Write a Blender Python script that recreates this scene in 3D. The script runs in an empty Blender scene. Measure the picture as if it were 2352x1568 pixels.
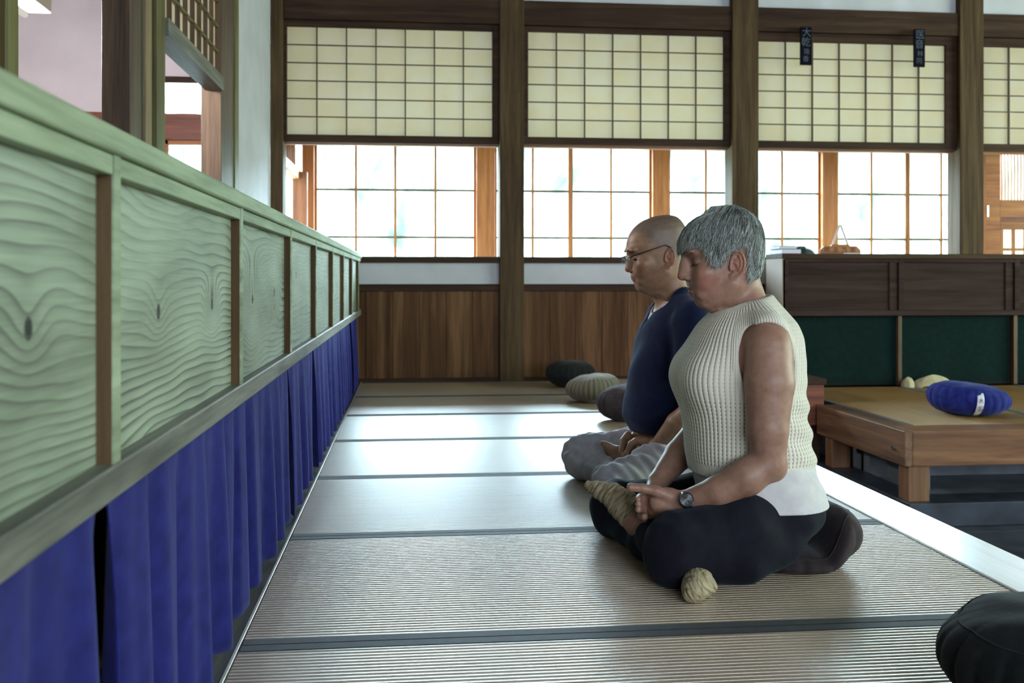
import bpy, math, random
import numpy as np
from mathutils import Vector, Matrix
random.seed(7)
RNG = np.random.default_rng(11)
SC = bpy.context.scene
COL = SC.collection

# ------------------------------------------------------------------ camera, world, lights, exposure
YAW = 0.10284
FPX = 2286.667
CAM_H = 0.73
cam_d = bpy.data.cameras.new('camera')
cam = bpy.data.objects.new('camera', cam_d)
COL.objects.link(cam)
cam.location = (0, 0, CAM_H)
cam.rotation_euler = (math.pi/2, 0, -YAW)
cam_d.sensor_width = 36
cam_d.lens = 35
cam_d.shift_y = -(784-640)/2352
cam_d.clip_start = 0.05
cam_d.dof.use_dof = True
cam_d.dof.focus_distance = 2.55
cam_d.dof.aperture_fstop = 6.0
SC.camera = cam

SC.view_settings.view_transform = 'Standard'
SC.view_settings.look = 'None'
SC.view_settings.gamma = 1
SC.view_settings.use_curve_mapping = False
SC.view_settings.exposure = -2.18
SC.cycles.use_denoising = True
SC.cycles.max_bounces = 10
SC.cycles.diffuse_bounces = 5
SC.cycles.glossy_bounces = 4
SC.cycles.transparent_max_bounces = 24
SC.cycles.sample_clamp_indirect = 8
SC.cycles.caustics_reflective = False
SC.cycles.caustics_refractive = False

world = bpy.data.worlds.new('world')
SC.world = world
world.use_nodes = True
wn = world.node_tree.nodes; wl = world.node_tree.links
wn.clear()
w_out = wn.new('ShaderNodeOutputWorld')
w_bg = wn.new('ShaderNodeBackground')
w_tc = wn.new('ShaderNodeTexCoord')
w_nz = wn.new('ShaderNodeTexNoise'); w_nz.inputs['Scale'].default_value = 9; w_nz.inputs['Detail'].default_value = 3
w_rp = wn.new('ShaderNodeValToRGB')
w_rp.color_ramp.elements[0].position = 0.35; w_rp.color_ramp.elements[0].color = (0.56, 0.78, 0.82, 1)
w_rp.color_ramp.elements[1].position = 0.6; w_rp.color_ramp.elements[1].color = (0.66, 0.82, 1.0, 1)
wl.new(w_tc.outputs['Generated'], w_nz.inputs['Vector'])
wl.new(w_nz.outputs['Fac'], w_rp.inputs['Fac'])
wl.new(w_rp.outputs['Color'], w_bg.inputs['Color'])
w_bg.inputs['Strength'].default_value = 330.0
wl.new(w_bg.outputs[0], w_out.inputs[0])

def area(name, loc, rot, sx, sy, power, color, portal=False):
    d = bpy.data.lights.new(name, 'AREA')
    d.shape = 'RECTANGLE'; d.size = sx; d.size_y = sy; d.energy = power; d.color = color
    if portal: d.cycles.is_portal = True
    o = bpy.data.objects.new(name, d); COL.objects.link(o)
    o.location = loc; o.rotation_euler = rot
    return o
# daylight entering by the long garden window band (portal only guides the sky sampling)
area('portal_garden', (3.3, 8.66, 1.38), (-math.pi/2, 0, 0), 8.6, 1.1, 1, (1, 1, 1), True)
# added fill lamps indoors, in front of the closed right and rear walls
area('fill_right', (8.68, 2.6, 1.65), (0, math.pi/2, 0), 1.8, 6.2, 2600, (0.80, 1.0, 0.80))
area('fill_rear', (3.0, -4.22, 1.65), (math.pi/2, 0, 0), 6.2, 1.8, 2000, (0.82, 0.91, 1.0))

# ------------------------------------------------------------------ node helpers
def new_mat(name):
    m = bpy.data.materials.new(name); m.use_nodes = True
    nt = m.node_tree; nt.nodes.clear()
    out = nt.nodes.new('ShaderNodeOutputMaterial')
    b = nt.nodes.new('ShaderNodeBsdfPrincipled')
    nt.links.new(b.outputs[0], out.inputs[0])
    return m, nt, b, out

def N(nt, t, **k):
    n = nt.nodes.new('ShaderNode'+t)
    for a, v in k.items():
        if a.startswith('i_'):
            n.inputs[a[2:]].default_value = v
        else:
            setattr(n, a, v)
    return n

def M(nt, op, a, b=None, c=None):
    n = nt.nodes.new('ShaderNodeMath'); n.operation = op
    for i, v in enumerate((a, b, c)):
        if v is None: continue
        if isinstance(v, (int, float)): n.inputs[i].default_value = v
        else: nt.links.new(v, n.inputs[i])
    return n.outputs[0]

def ramp(nt, fac, stops, interp='LINEAR'):
    r = nt.nodes.new('ShaderNodeValToRGB')
    cr = r.color_ramp; cr.interpolation = interp
    while len(cr.elements) < len(stops): cr.elements.new(0.5)
    for e, (p, c) in zip(cr.elements, stops):
        e.position = p; e.color = (*c, 1) if len(c) == 3 else c
    nt.links.new(fac, r.inputs['Fac'])
    return r.outputs['Color']

def coords(nt, scale=(1, 1, 1), rnd=True, loc=(0, 0, 0)):
    tc = N(nt, 'TexCoord')
    mp = N(nt, 'Mapping'); mp.inputs['Scale'].default_value = scale; mp.inputs['Location'].default_value = loc
    if rnd:
        oi = N(nt, 'ObjectInfo')
        ad = N(nt, 'VectorMath', operation='MULTIPLY_ADD')
        cb = N(nt, 'CombineXYZ')
        for i in range(3): nt.links.new(oi.outputs['Random'], cb.inputs[i])
        nt.links.new(cb.outputs[0], ad.inputs[0]); ad.inputs[1].default_value = (17, 23, 31)
        nt.links.new(tc.outputs['Object'], ad.inputs[2])
        nt.links.new(ad.outputs[0], mp.inputs['Vector'])
    else:
        nt.links.new(tc.outputs['Object'], mp.inputs['Vector'])
    return mp.outputs[0]

def bump(nt, b, h, strength=0.3, dist=0.002):
    n = N(nt, 'Bump'); n.inputs['Strength'].default_value = strength; n.inputs['Distance'].default_value = dist
    nt.links.new(h, n.inputs['Height']); nt.links.new(n.outputs[0], b.inputs['Normal'])

def wood(name, dark, mid, light, axis='Z', rough=0.5, grain=1.0, spec=0.35, coat=0.0):
    m, nt, b, _ = new_mat(name)
    s = {'X': (1.2, 22, 22), 'Y': (22, 1.2, 22), 'Z': (22, 22, 1.2)}[axis]
    s = tuple(v*grain for v in s)
    v = coords(nt, s)
    n1 = N(nt, 'TexNoise'); n1.inputs['Scale'].default_value = 1.0; n1.inputs['Detail'].default_value = 5; n1.inputs['Distortion'].default_value = 0.6
    nt.links.new(v, n1.inputs['Vector'])
    n2 = N(nt, 'TexNoise'); n2.inputs['Scale'].default_value = 6.0; n2.inputs['Detail'].default_value = 3
    nt.links.new(v, n2.inputs['Vector'])
    f = M(nt, 'ADD', M(nt, 'MULTIPLY', n1.outputs['Fac'], 0.75), M(nt, 'MULTIPLY', n2.outputs['Fac'], 0.25))
    c = ramp(nt, f, [(0.32, dark), (0.5, mid), (0.68, light)])
    nt.links.new(c, b.inputs['Base Color'])
    b.inputs['Roughness'].default_value = rough
    b.inputs['Specular IOR Level'].default_value = spec
    if coat: b.inputs['Coat Weight'].default_value = coat; b.inputs['Coat Roughness'].default_value = 0.3
    bump(nt, b, f, 0.25, 0.001)
    return m

def plain(name, col, rough=0.6, spec=0.5, metal=0.0, noise=0.0, nscale=8, bmp=0.0):
    m, nt, b, _ = new_mat(name)
    b.inputs['Base Color'].default_value = (*col, 1)
    b.inputs['Roughness'].default_value = rough
    b.inputs['Specular IOR Level'].default_value = spec
    b.inputs['Metallic'].default_value = metal
    if noise or bmp:
        v = coords(nt)
        n1 = N(nt, 'TexNoise'); n1.inputs['Scale'].default_value = nscale; n1.inputs['Detail'].default_value = 5
        nt.links.new(v, n1.inputs['Vector'])
        if noise:
            lo = tuple(max(0, c*(1-noise)) for c in col); hi = tuple(min(1, c*(1+noise)) for c in col)
            nt.links.new(ramp(nt, n1.outputs['Fac'], [(0.35, lo), (0.65, hi)]), b.inputs['Base Color'])
        if bmp: bump(nt, b, n1.outputs['Fac'], bmp, 0.002)
    return m

def fabric(name, col, col2=None, rough=0.9, sheen=0.4, thread=900, wrinkle=0.0, sheen_col=(1, 1, 1)):
    m, nt, b, _ = new_mat(name)
    v = coords(nt)
    n1 = N(nt, 'TexNoise'); n1.inputs['Scale'].default_value = 30; n1.inputs['Detail'].default_value = 6
    nt.links.new(v, n1.inputs['Vector'])
    c2 = col2 or tuple(min(1, c*1.35) for c in col)
    nt.links.new(ramp(nt, n1.outputs['Fac'], [(0.3, col), (0.7, c2)]), b.inputs['Base Color'])
    b.inputs['Roughness'].default_value = rough
    b.inputs['Specular IOR Level'].default_value = 0.08
    b.inputs['Sheen Weight'].default_value = sheen
    b.inputs['Sheen Roughness'].default_value = 0.5
    b.inputs['Sheen Tint'].default_value = (*sheen_col, 1)
    n2 = N(nt, 'TexNoise'); n2.inputs['Scale'].default_value = thread; n2.inputs['Detail'].default_value = 1
    nt.links.new(v, n2.inputs['Vector'])
    h = n2.outputs['Fac']
    if wrinkle:
        n3 = N(nt, 'TexNoise'); n3.inputs['Scale'].default_value = 14; n3.inputs['Detail'].default_value = 3; n3.inputs['Distortion'].default_value = 1.2
        nt.links.new(v, n3.inputs['Vector'])
        h = M(nt, 'ADD', M(nt, 'MULTIPLY', n3.outputs['Fac'], 12*wrinkle), h)
    bump(nt, b, h, 0.35, 0.0012)
    return m

# ------------------------------------------------------------------ materials
MAT = {}
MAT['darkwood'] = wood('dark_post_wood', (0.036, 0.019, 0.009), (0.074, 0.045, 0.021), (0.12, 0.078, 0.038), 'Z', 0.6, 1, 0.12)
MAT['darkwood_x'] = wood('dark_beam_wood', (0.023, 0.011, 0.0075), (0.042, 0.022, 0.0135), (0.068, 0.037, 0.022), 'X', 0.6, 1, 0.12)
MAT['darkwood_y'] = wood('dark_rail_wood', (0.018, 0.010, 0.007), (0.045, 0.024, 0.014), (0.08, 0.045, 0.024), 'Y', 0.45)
MAT['wainscot'] = wood('wainscot_wood', (0.046, 0.019, 0.0085), (0.10, 0.048, 0.022), (0.20, 0.105, 0.05), 'Z', 0.55, 0.55, 0.08)
MAT['orange'] = wood('honey_wood_upright', (0.16, 0.05, 0.014), (0.30, 0.105, 0.028), (0.42, 0.17, 0.05), 'Z', 0.5)
MAT['orange_x'] = wood('honey_wood_level', (0.16, 0.05, 0.014), (0.30, 0.105, 0.028), (0.42, 0.17, 0.05), 'X', 0.5)
MAT['orange_y'] = wood('honey_wood_depth', (0.24, 0.10, 0.04), (0.42, 0.2, 0.08), (0.6, 0.34, 0.15), 'Y', 0.5)
MAT['orange_dark'] = wood('brown_upright_wood', (0.08, 0.028, 0.010), (0.15, 0.055, 0.018), (0.21, 0.085, 0.03), 'Z', 0.5)  # orange-brown wood of the corridor corner post
MAT['redwood'] = wood('reddish_wood', (0.09, 0.025, 0.015), (0.17, 0.05, 0.028), (0.24, 0.08, 0.04), 'X', 0.5)
MAT['midwood'] = wood('brown_frame_wood', (0.03, 0.018, 0.010), (0.07, 0.042, 0.024), (0.13, 0.082, 0.046), 'Z', 0.5)
MAT['olive'] = wood('olive_frame_wood', (0.06, 0.052, 0.014), (0.11, 0.10, 0.03), (0.17, 0.15, 0.05), 'Z', 0.5)
MAT['greyrail'] = wood('grey_rail_wood', (0.06, 0.06, 0.05), (0.14, 0.14, 0.12), (0.23, 0.23, 0.20), 'Y', 0.5, 1.3)
MAT['caprail'] = wood('cap_rail_wood', (0.11, 0.14, 0.085), (0.25, 0.31, 0.20), (0.38, 0.46, 0.32), 'Y', 0.42, 1.1)  # green foliage light is put into this wood colour
MAT['stile'] = wood('stile_wood', (0.03, 0.024, 0.015), (0.065, 0.055, 0.035), (0.12, 0.10, 0.07), 'Z', 0.45, 1.2)
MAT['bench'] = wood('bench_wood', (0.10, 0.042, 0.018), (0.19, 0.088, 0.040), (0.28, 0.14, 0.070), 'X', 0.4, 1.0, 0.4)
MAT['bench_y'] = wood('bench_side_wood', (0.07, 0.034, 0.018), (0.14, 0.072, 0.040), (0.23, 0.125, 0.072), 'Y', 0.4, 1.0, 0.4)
MAT['bench_z'] = wood('bench_leg_wood', (0.09, 0.04, 0.018), (0.17, 0.085, 0.042), (0.25, 0.135, 0.07), 'Z', 0.45)
MAT['nosing'] = wood('pale_nosing_wood', (0.46, 0.45, 0.41), (0.58, 0.57, 0.53), (0.66, 0.65, 0.61), 'Y', 0.36, 1.0, 1.0, 0.7)
MAT['backpanel'] = wood('right_cabinet_wood', (0.022, 0.0125, 0.0105), (0.037, 0.022, 0.019), (0.055, 0.034, 0.030), 'X', 0.6, 1, 0.06)
MAT['lightstrip'] = wood('light_brown_edge_wood', (0.10, 0.07, 0.035), (0.19, 0.14, 0.075), (0.27, 0.21, 0.12), 'Z', 0.5)
MAT['plaster'] = plain('white_plaster', (0.55, 0.56, 0.60), 0.85, 0.2, 0, 0.05, 5, 0.15)
MAT['plaster_pink'] = plain('pinkish_plaster', (0.72, 0.66, 0.69), 0.9, 0.2, 0, 0.04, 5, 0.1)
MAT['beige'] = plain('beige_board', (0.24, 0.19, 0.15), 0.7, 0.3, 0, 0.05, 6)
MAT['stone'] = plain('dark_stone', (0.03, 0.038, 0.055), 0.35, 0.5, 0, 0.35, 9, 0.2)
MAT['stone2'] = plain('grey_stone', (0.13, 0.15, 0.18), 0.5, 0.4, 0, 0.25, 6, 0.2)
MAT['blue'] = fabric('blue_curtain_cloth', (0.010, 0.011, 0.088), (0.017, 0.0195, 0.145), 0.85, 0.12, 700, 0, (0.5, 0.55, 1.0))
MAT['green_cloth'] = fabric('dark_green_cloth', (0.002, 0.011, 0.010), (0.003, 0.017, 0.015), 0.95, 0.1)
MAT['zafu_dark'] = fabric('charcoal_cotton', (0.026, 0.020, 0.022), (0.044, 0.034, 0.037), 0.85, 0.06, 500, 0.35)
MAT['zafu_black'] = fabric('black_green_cotton', (0.006, 0.0075, 0.008), (0.012, 0.015, 0.016), 0.8, 0.06, 500, 0.3)
MAT['zafu_blue'] = fabric('royal_blue_cotton', (0.010, 0.014, 0.12), (0.02, 0.03, 0.2), 0.8, 0.1, 500, 0.3, (0.5, 0.6, 1))
MAT['cream_cloth'] = fabric('cream_cloth', (0.40, 0.37, 0.22), (0.55, 0.5, 0.33), 0.9, 0.2)
MAT['trousers_w'] = fabric('black_trouser_cloth', (0.007, 0.007, 0.012), (0.011, 0.011, 0.018), 0.8, 0.06, 800, 0.10, (0.5, 0.75, 0.9))
MAT['trousers_m'] = fabric('grey_trouser_cloth', (0.34, 0.34, 0.39), (0.45, 0.45, 0.51), 0.85, 0.1, 700, 0.25)
MAT['shirt_m'] = fabric('navy_shirt_cloth', (0.0045, 0.0075, 0.026), (0.008, 0.012, 0.040), 0.85, 0.12, 700, 0.15, (0.5, 0.65, 1.0))
MAT['collar_m'] = fabric('pale_blue_undershirt', (0.45, 0.55, 0.75), (0.55, 0.65, 0.85), 0.9, 0.2)
MAT['undershirt'] = fabric('white_jersey', (0.52, 0.52, 0.53), (0.60, 0.60, 0.61), 0.9, 0.2, 900, 0.25)
MAT['border'] = fabric('mat_border_cloth', (0.016, 0.02, 0.03), (0.028, 0.036, 0.050), 0.6, 0.08, 900)
MAT['black'] = plain('black_lacquer', (0.006, 0.007, 0.011), 0.8, 0.05)
MAT['white_ink'] = plain('white_ink', (0.10, 0.11, 0.15), 0.8, 0.05)
MAT['dark_ink'] = plain('dark_ink', (0.02, 0.02, 0.04), 0.6)
MAT['brown_ink'] = plain('brown_ink', (0.12, 0.045, 0.02), 0.6)
MAT['label'] = plain('white_label_cloth', (0.72, 0.74, 0.85), 0.8)
MAT['paperbook'] = plain('book_paper', (0.62, 0.60, 0.72), 0.8)
MAT['bookcloth'] = plain('book_cloth', (0.03, 0.05, 0.055), 0.7)
MAT['metal'] = plain('steel', (0.6, 0.6, 0.62), 0.25, 0.5, 1.0)
MAT['navy_plastic'] = plain('navy_plastic', (0.012, 0.012, 0.05), 0.3)
MAT['darkmetal'] = plain('dark_metal', (0.03, 0.03, 0.035), 0.3, 0.5, 0.8)
MAT['rope'] = fabric('pale_strap_cloth', (0.62, 0.50, 0.46), (0.72, 0.62, 0.58), 0.9, 0.2)
MAT['lampwhite'] = plain('lamp_housing_white', (0.75, 0.72, 0.68), 0.4)

def emission(name, col, strength):
    m = bpy.data.materials.new(name); m.use_nodes = True
    nt = m.node_tree; nt.nodes.clear()
    o = nt.nodes.new('ShaderNodeOutputMaterial'); e = nt.nodes.new('ShaderNodeEmission')
    e.inputs[0].default_value = (*col, 1); e.inputs[1].default_value = strength
    nt.links.new(e.outputs[0], o.inputs[0]); return m
MAT['tube'] = emission('lamp_tube_glow', (1.0, 0.95, 0.82), 3.0)

def glass_mat():
    m = bpy.data.materials.new('window_glass'); m.use_nodes = True
    nt = m.node_tree; nt.nodes.clear()
    o = nt.nodes.new('ShaderNodeOutputMaterial')
    t = nt.nodes.new('ShaderNodeBsdfTransparent'); t.inputs[0].default_value = (0.95, 0.98, 0.97, 1)
    g = nt.nodes.new('ShaderNodeBsdfGlossy'); g.inputs['Roughness'].default_value = 0.05
    fr = nt.nodes.new('ShaderNodeValue'); fr.outputs[0].default_value = 0.04
    mx = nt.nodes.new('ShaderNodeMixShader')
    nt.links.new(fr.outputs[0], mx.inputs[0]); nt.links.new(t.outputs[0], mx.inputs[1]); nt.links.new(g.outputs[0], mx.inputs[2])
    nt.links.new(mx.outputs[0], o.inputs[0]); return m
MAT['glass'] = glass_mat()

def paper_mat():
    m = bpy.data.materials.new('shoji_paper'); m.use_nodes = True
    nt = m.node_tree; nt.nodes.clear()
    o = nt.nodes.new('ShaderNodeOutputMaterial')
    v = coords(nt)
    n1 = N(nt, 'TexNoise'); n1.inputs['Scale'].default_value = 6; n1.inputs['Detail'].default_value = 6
    nt.links.new(v, n1.inputs['Vector'])
    c = ramp(nt, n1.outputs['Fac'], [(0.3, (0.93, 0.86, 0.68)), (0.7, (0.97, 0.93, 0.80))])
    d = nt.nodes.new('ShaderNodeBsdfDiffuse'); t = nt.nodes.new('ShaderNodeBsdfTranslucent')
    nt.links.new(c, d.inputs[0]); nt.links.new(c, t.inputs[0])
    mx = nt.nodes.new('ShaderNodeMixShader'); mx.inputs[0].default_value = 0.80
    nt.links.new(d.outputs[0], mx.inputs[1]); nt.links.new(t.outputs[0], mx.inputs[2])
    nt.links.new(mx.outputs[0], o.inputs[0]); return m
MAT['paper'] = paper_mat()

def tatami_mat_material(name, along_x=True, c1=(0.20, 0.125, 0.045), c2=(0.31, 0.205, 0.085), ior=2.0, coat=1.0):
    m, nt, b, _ = new_mat(name)
    s = (1.5, 60, 60) if along_x else (60, 1.5, 60)
    v = coords(nt, s)
    n1 = N(nt, 'TexNoise'); n1.inputs['Scale'].default_value = 1.0; n1.inputs['Detail'].default_value = 4
    nt.links.new(v, n1.inputs['Vector'])
    v2 = coords(nt)
    n2 = N(nt, 'TexNoise'); n2.inputs['Scale'].default_value = 3.0; n2.inputs['Detail'].default_value = 5
    nt.links.new(v2, n2.inputs['Vector'])
    f = M(nt, 'ADD', M(nt, 'MULTIPLY', n1.outputs['Fac'], 0.6), M(nt, 'MULTIPLY', n2.outputs['Fac'], 0.4))
    nt.links.new(ramp(nt, f, [(0.35, c1), (0.65, c2)]), b.inputs['Base Color'])
    b.inputs['Roughness'].default_value = 0.38
    b.inputs['Specular IOR Level'].default_value = 1.0
    b.inputs['IOR'].default_value = ior; b.inputs['Coat Weight'].default_value = coat; b.inputs['Coat Roughness'].default_value = 0.30; b.inputs['Coat IOR'].default_value = 1.85
    if coat:
        b.inputs['Sheen Weight'].default_value = 0.10; b.inputs['Sheen Roughness'].default_value = 0.45; b.inputs['Sheen Tint'].default_value = (0.85, 0.93, 1.0, 1)
    # rush strands crossing the ribs
    w = N(nt, 'TexWave'); w.wave_type = 'BANDS'; w.bands_direction = 'X' if along_x else 'Y'
    w.inputs['Scale'].default_value = 130; w.inputs['Distortion'].default_value = 1.5; w.inputs['Detail'].default_value = 1
    nt.links.new(v2, w.inputs['Vector'])
    bump(nt, b, w.outputs['Fac'], 0.25, 0.0006)
    return m
MAT['tatami'] = tatami_mat_material('rush_mat_across', True)
MAT['tatami_y'] = tatami_mat_material('rush_mat_lengthwise', False, (0.32, 0.19, 0.06), (0.46, 0.30, 0.11), 1.4, 0.0)

def panel_mat(name, knots, seed):
    """softwood board, green garden light mixed into its base colour: contour-like growth rings in the Y-Z plane, bent round the knots"""
    m, nt, b, _ = new_mat(name)
    tc = N(nt, 'TexCoord'); sp = N(nt, 'SeparateXYZ'); nt.links.new(tc.outputs['Object'], sp.inputs[0])
    Y, Z = sp.outputs[1], sp.outputs[2]
    def noise(sy, sz, det, w):
        cb = N(nt, 'CombineXYZ')
        nt.links.new(M(nt, 'MULTIPLY_ADD', Y, sy, seed*3.7+w), cb.inputs[0]); nt.links.new(M(nt, 'MULTIPLY', Z, sz), cb.inputs[1])
        cb.inputs[2].default_value = seed*1.3+w
        n = N(nt, 'TexNoise'); n.inputs['Scale'].default_value = 1; n.inputs['Detail'].default_value = det
        nt.links.new(cb.outputs[0], n.inputs['Vector']); return n.outputs['Fac']
    v = M(nt, 'ADD', Z, M(nt, 'MULTIPLY', noise(1.6, 5.0, 2, 0), 0.11))
    kd = None
    for (ky, kz, r, amp) in knots:
        dy = M(nt, 'SUBTRACT', Y, ky); dz = M(nt, 'MULTIPLY', M(nt, 'SUBTRACT', Z, kz), 1.25)
        d2 = M(nt, 'ADD', M(nt, 'MULTIPLY', dy, dy), M(nt, 'MULTIPLY', dz, dz))
        g = M(nt, 'EXPONENT', M(nt, 'DIVIDE', d2, -r*r))
        v = M(nt, 'ADD', v, M(nt, 'MULTIPLY', g, amp))
        dzz = M(nt, 'MULTIPLY', M(nt, 'SUBTRACT', Z, kz), 0.9)
        k2 = M(nt, 'SQRT', M(nt, 'ADD', M(nt, 'MULTIPLY', dy, dy), M(nt, 'MULTIPLY', dzz, dzz)))
        k = M(nt, 'SMOOTHSTEP' if False else 'LESS_THAN', k2, 0.0105)
        kd = k if kd is None else M(nt, 'MAXIMUM', kd, k)
    fr = M(nt, 'FRACT', M(nt, 'MULTIPLY', v, 62))
    line = M(nt, 'POWER', fr, 3)
    fade = noise(2.2, 7, 2, 5)
    line = M(nt, 'MULTIPLY', line, M(nt, 'MULTIPLY_ADD', fade, 3.4, -0.85))
    line = M(nt, 'MAXIMUM', line, 0.0)
    fine = noise(6, 260, 2, 9)
    base = ramp(nt, M(nt, 'ADD', M(nt, 'MULTIPLY', noise(3, 9, 4, 2), 0.7), M(nt, 'MULTIPLY', fine, 0.3)), [(0.35, (0.175, 0.215, 0.155)), (0.65, (0.35, 0.42, 0.32))])  # grey-green base carries the garden's green light in its colour
    mx = N(nt, 'MixRGB'); mx.inputs[2].default_value = (0.016, 0.013, 0.008, 1)
    nt.links.new(M(nt, 'MINIMUM', M(nt, 'MULTIPLY', line, 0.95), 0.85), mx.inputs[0]); nt.links.new(base, mx.inputs[1])
    last = mx.outputs[0]
    if kd is not None:
        m2 = N(nt, 'MixRGB'); m2.inputs[2].default_value = (0.008, 0.005, 0.003, 1)
        nt.links.new(kd, m2.inputs[0]); nt.links.new(last, m2.inputs[1]); last = m2.outputs[0]
    nt.links.new(last, b.inputs['Base Color'])
    b.inputs['Roughness'].default_value = 0.42; b.inputs['Specular IOR Level'].default_value = 0.75
    bump(nt, b, M(nt, 'ADD', M(nt, 'MULTIPLY', line, -1.0), M(nt, 'MULTIPLY', fine, 0.35)), 0.5, 0.0015)
    return m

# ------------------------------------------------------------------ mesh builder
class MB:
    def __init__(s): s.v = []; s.f = []
    def add(s, vs, fs):
        o = len(s.v); s.v += [tuple(v) for v in vs]; s.f += [tuple(i+o for i in f) for f in fs]; return s
    def box(s, x0, x1, y0, y1, z0, z1):
        return s.add([(x0, y0, z0), (x1, y0, z0), (x1, y1, z0), (x0, y1, z0), (x0, y0, z1), (x1, y0, z1), (x1, y1, z1), (x0, y1, z1)],
                     [(0, 3, 2, 1), (4, 5, 6, 7), (0, 1, 5, 4), (1, 2, 6, 5), (2, 3, 7, 6), (3, 0, 4, 7)])
    def tube(s, pts, r, n=8, cap=True):
        pts = [Vector(p) for p in pts]; k = len(pts)
        rs = r if isinstance(r, (list, tuple)) else [r]*k
        t0 = (pts[1]-pts[0]).normalized()
        ref = Vector((0, 0, 1)) if abs(t0.z) < 0.9 else Vector((1, 0, 0))
        nx = t0.cross(ref).normalized(); vs = []
        for i, p in enumerate(pts):
            t = ((pts[min(i+1, k-1)]-pts[max(i-1, 0)])).normalized()
            nx = (nx-t*nx.dot(t)).normalized(); ny = t.cross(nx)
            for j in range(n):
                a = 2*math.pi*j/n
                vs.append(p+(nx*math.cos(a)+ny*math.sin(a))*rs[i])
        fs = [(i*n+j, i*n+(j+1) % n, (i+1)*n+(j+1) % n, (i+1)*n+j) for i in range(k-1) for j in range(n)]
        if cap: fs += [tuple(range(n-1, -1, -1)), tuple((k-1)*n+j for j in range(n))]
        return s.add(vs, fs)
    def prism(s, poly, axis, a0, a1):
        """poly = 2-D outline; axis 'x','y','z' = extrusion axis"""
        def p3(p, a): return {'x': (a, p[0], p[1]), 'y': (p[0], a, p[1]), 'z': (p[0], p[1], a)}[axis]
        n = len(poly)
        vs = [p3(p, a0) for p in poly]+[p3(p, a1) for p in poly]
        fs = [tuple(range(n-1, -1, -1)), tuple(range(n, 2*n))]+[(i, (i+1) % n, n+(i+1) % n, n+i) for i in range(n)]
        return s.add(vs, fs)
    def grid(s, fn, nu, nv, closed_u=False):
        vs = [fn(i/(nu-(0 if closed_u else 1)), j/(nv-1)) for j in range(nv) for i in range(nu)]
        fs = []
        for j in range(nv-1):
            for i in range(nu if closed_u else nu-1):
                i2 = (i+1) % nu
                fs.append((j*nu+i, j*nu+i2, (j+1)*nu+i2, (j+1)*nu+i))
        return s.add(vs, fs)

def make(name, mb, mat, parent=None, loc=(0, 0, 0), smooth=False, bevel=0.0, kind=None, label=None, solid=0, data=None):
    """links one mesh object; vertices are given in the parent's space, the origin goes to loc"""
    if data is None:
        me = bpy.data.meshes.new(name)
        L = Vector(loc)
        me.from_pydata([tuple(Vector(v)-L) for v in mb.v], [], mb.f)
        me.validate(); me.update()
        import bmesh
        bm = bmesh.new(); bm.from_mesh(me); bmesh.ops.recalc_face_normals(bm, faces=bm.faces); bm.to_mesh(me); bm.free()
        me.materials.append(mat)
        if smooth: me.polygons.foreach_set('use_smooth', [True]*len(me.polygons))
    else: me = data
    o = bpy.data.objects.new(name, me); COL.objects.link(o)
    o.location = loc
    if parent: o.parent = parent
    if bevel:
        b = o.modifiers.new('bevel', 'BEVEL'); b.width = bevel; b.segments = 2; b.limit_method = 'ANGLE'
    if solid:
        b = o.modifiers.new('solid', 'SOLIDIFY'); b.thickness = solid; b.offset = 0
    if kind: o['kind'] = kind
    if label: o['label'] = label
    return o

def box_obj(name, mat, x0, x1, y0, y1, z0, z1, parent=None, bevel=0.003, **k):
    c = ((x0+x1)/2, (y0+y1)/2, (z0+z1)/2)
    return make(name, MB().box(x0, x1, y0, y1, z0, z1), mat, parent, c, bevel=bevel, **k)

def empty(name, loc=(0, 0, 0), label=None, cat=None, group=None, kind=None):
    o = bpy.data.objects.new(name, None); COL.objects.link(o); o.location = loc; o.empty_display_size = 0.1
    if label: o['label'] = label
    if cat: o['category'] = cat
    if group: o['group'] = group
    if kind: o['kind'] = kind
    return o
def tag(o, label, cat, group=None):
    o['label'] = label; o['category'] = cat
    if group: o['group'] = group
    return o

def text_obj(name, txt, mat, size, loc, rot, parent=None, extrude=0.0008, vertical=False, label=None):
    c = bpy.data.curves.new(name, 'FONT'); c.body = '\n'.join(txt) if vertical else txt
    c.size = size; c.extrude = extrude; c.align_x = 'CENTER'; c.align_y = 'CENTER'; c.space_line = 0.92
    o = bpy.data.objects.new(name, c); COL.objects.link(o)
    dg = bpy.context.evaluated_depsgraph_get(); dg.update()
    me = bpy.data.meshes.new_from_object(o.evaluated_get(dg))
    bpy.data.objects.remove(o)
    me.materials.clear(); me.materials.append(mat)
    o = bpy.data.objects.new(name, me); COL.objects.link(o)
    o.location = loc; o.rotation_euler = rot
    if parent: o.parent = parent
    if label: o['label'] = label
    return o

# ================================================================== SETTING
S_ = 'structure'
YB = 7.11       # front face of the back wall posts
PITCH = 0.838

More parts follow.
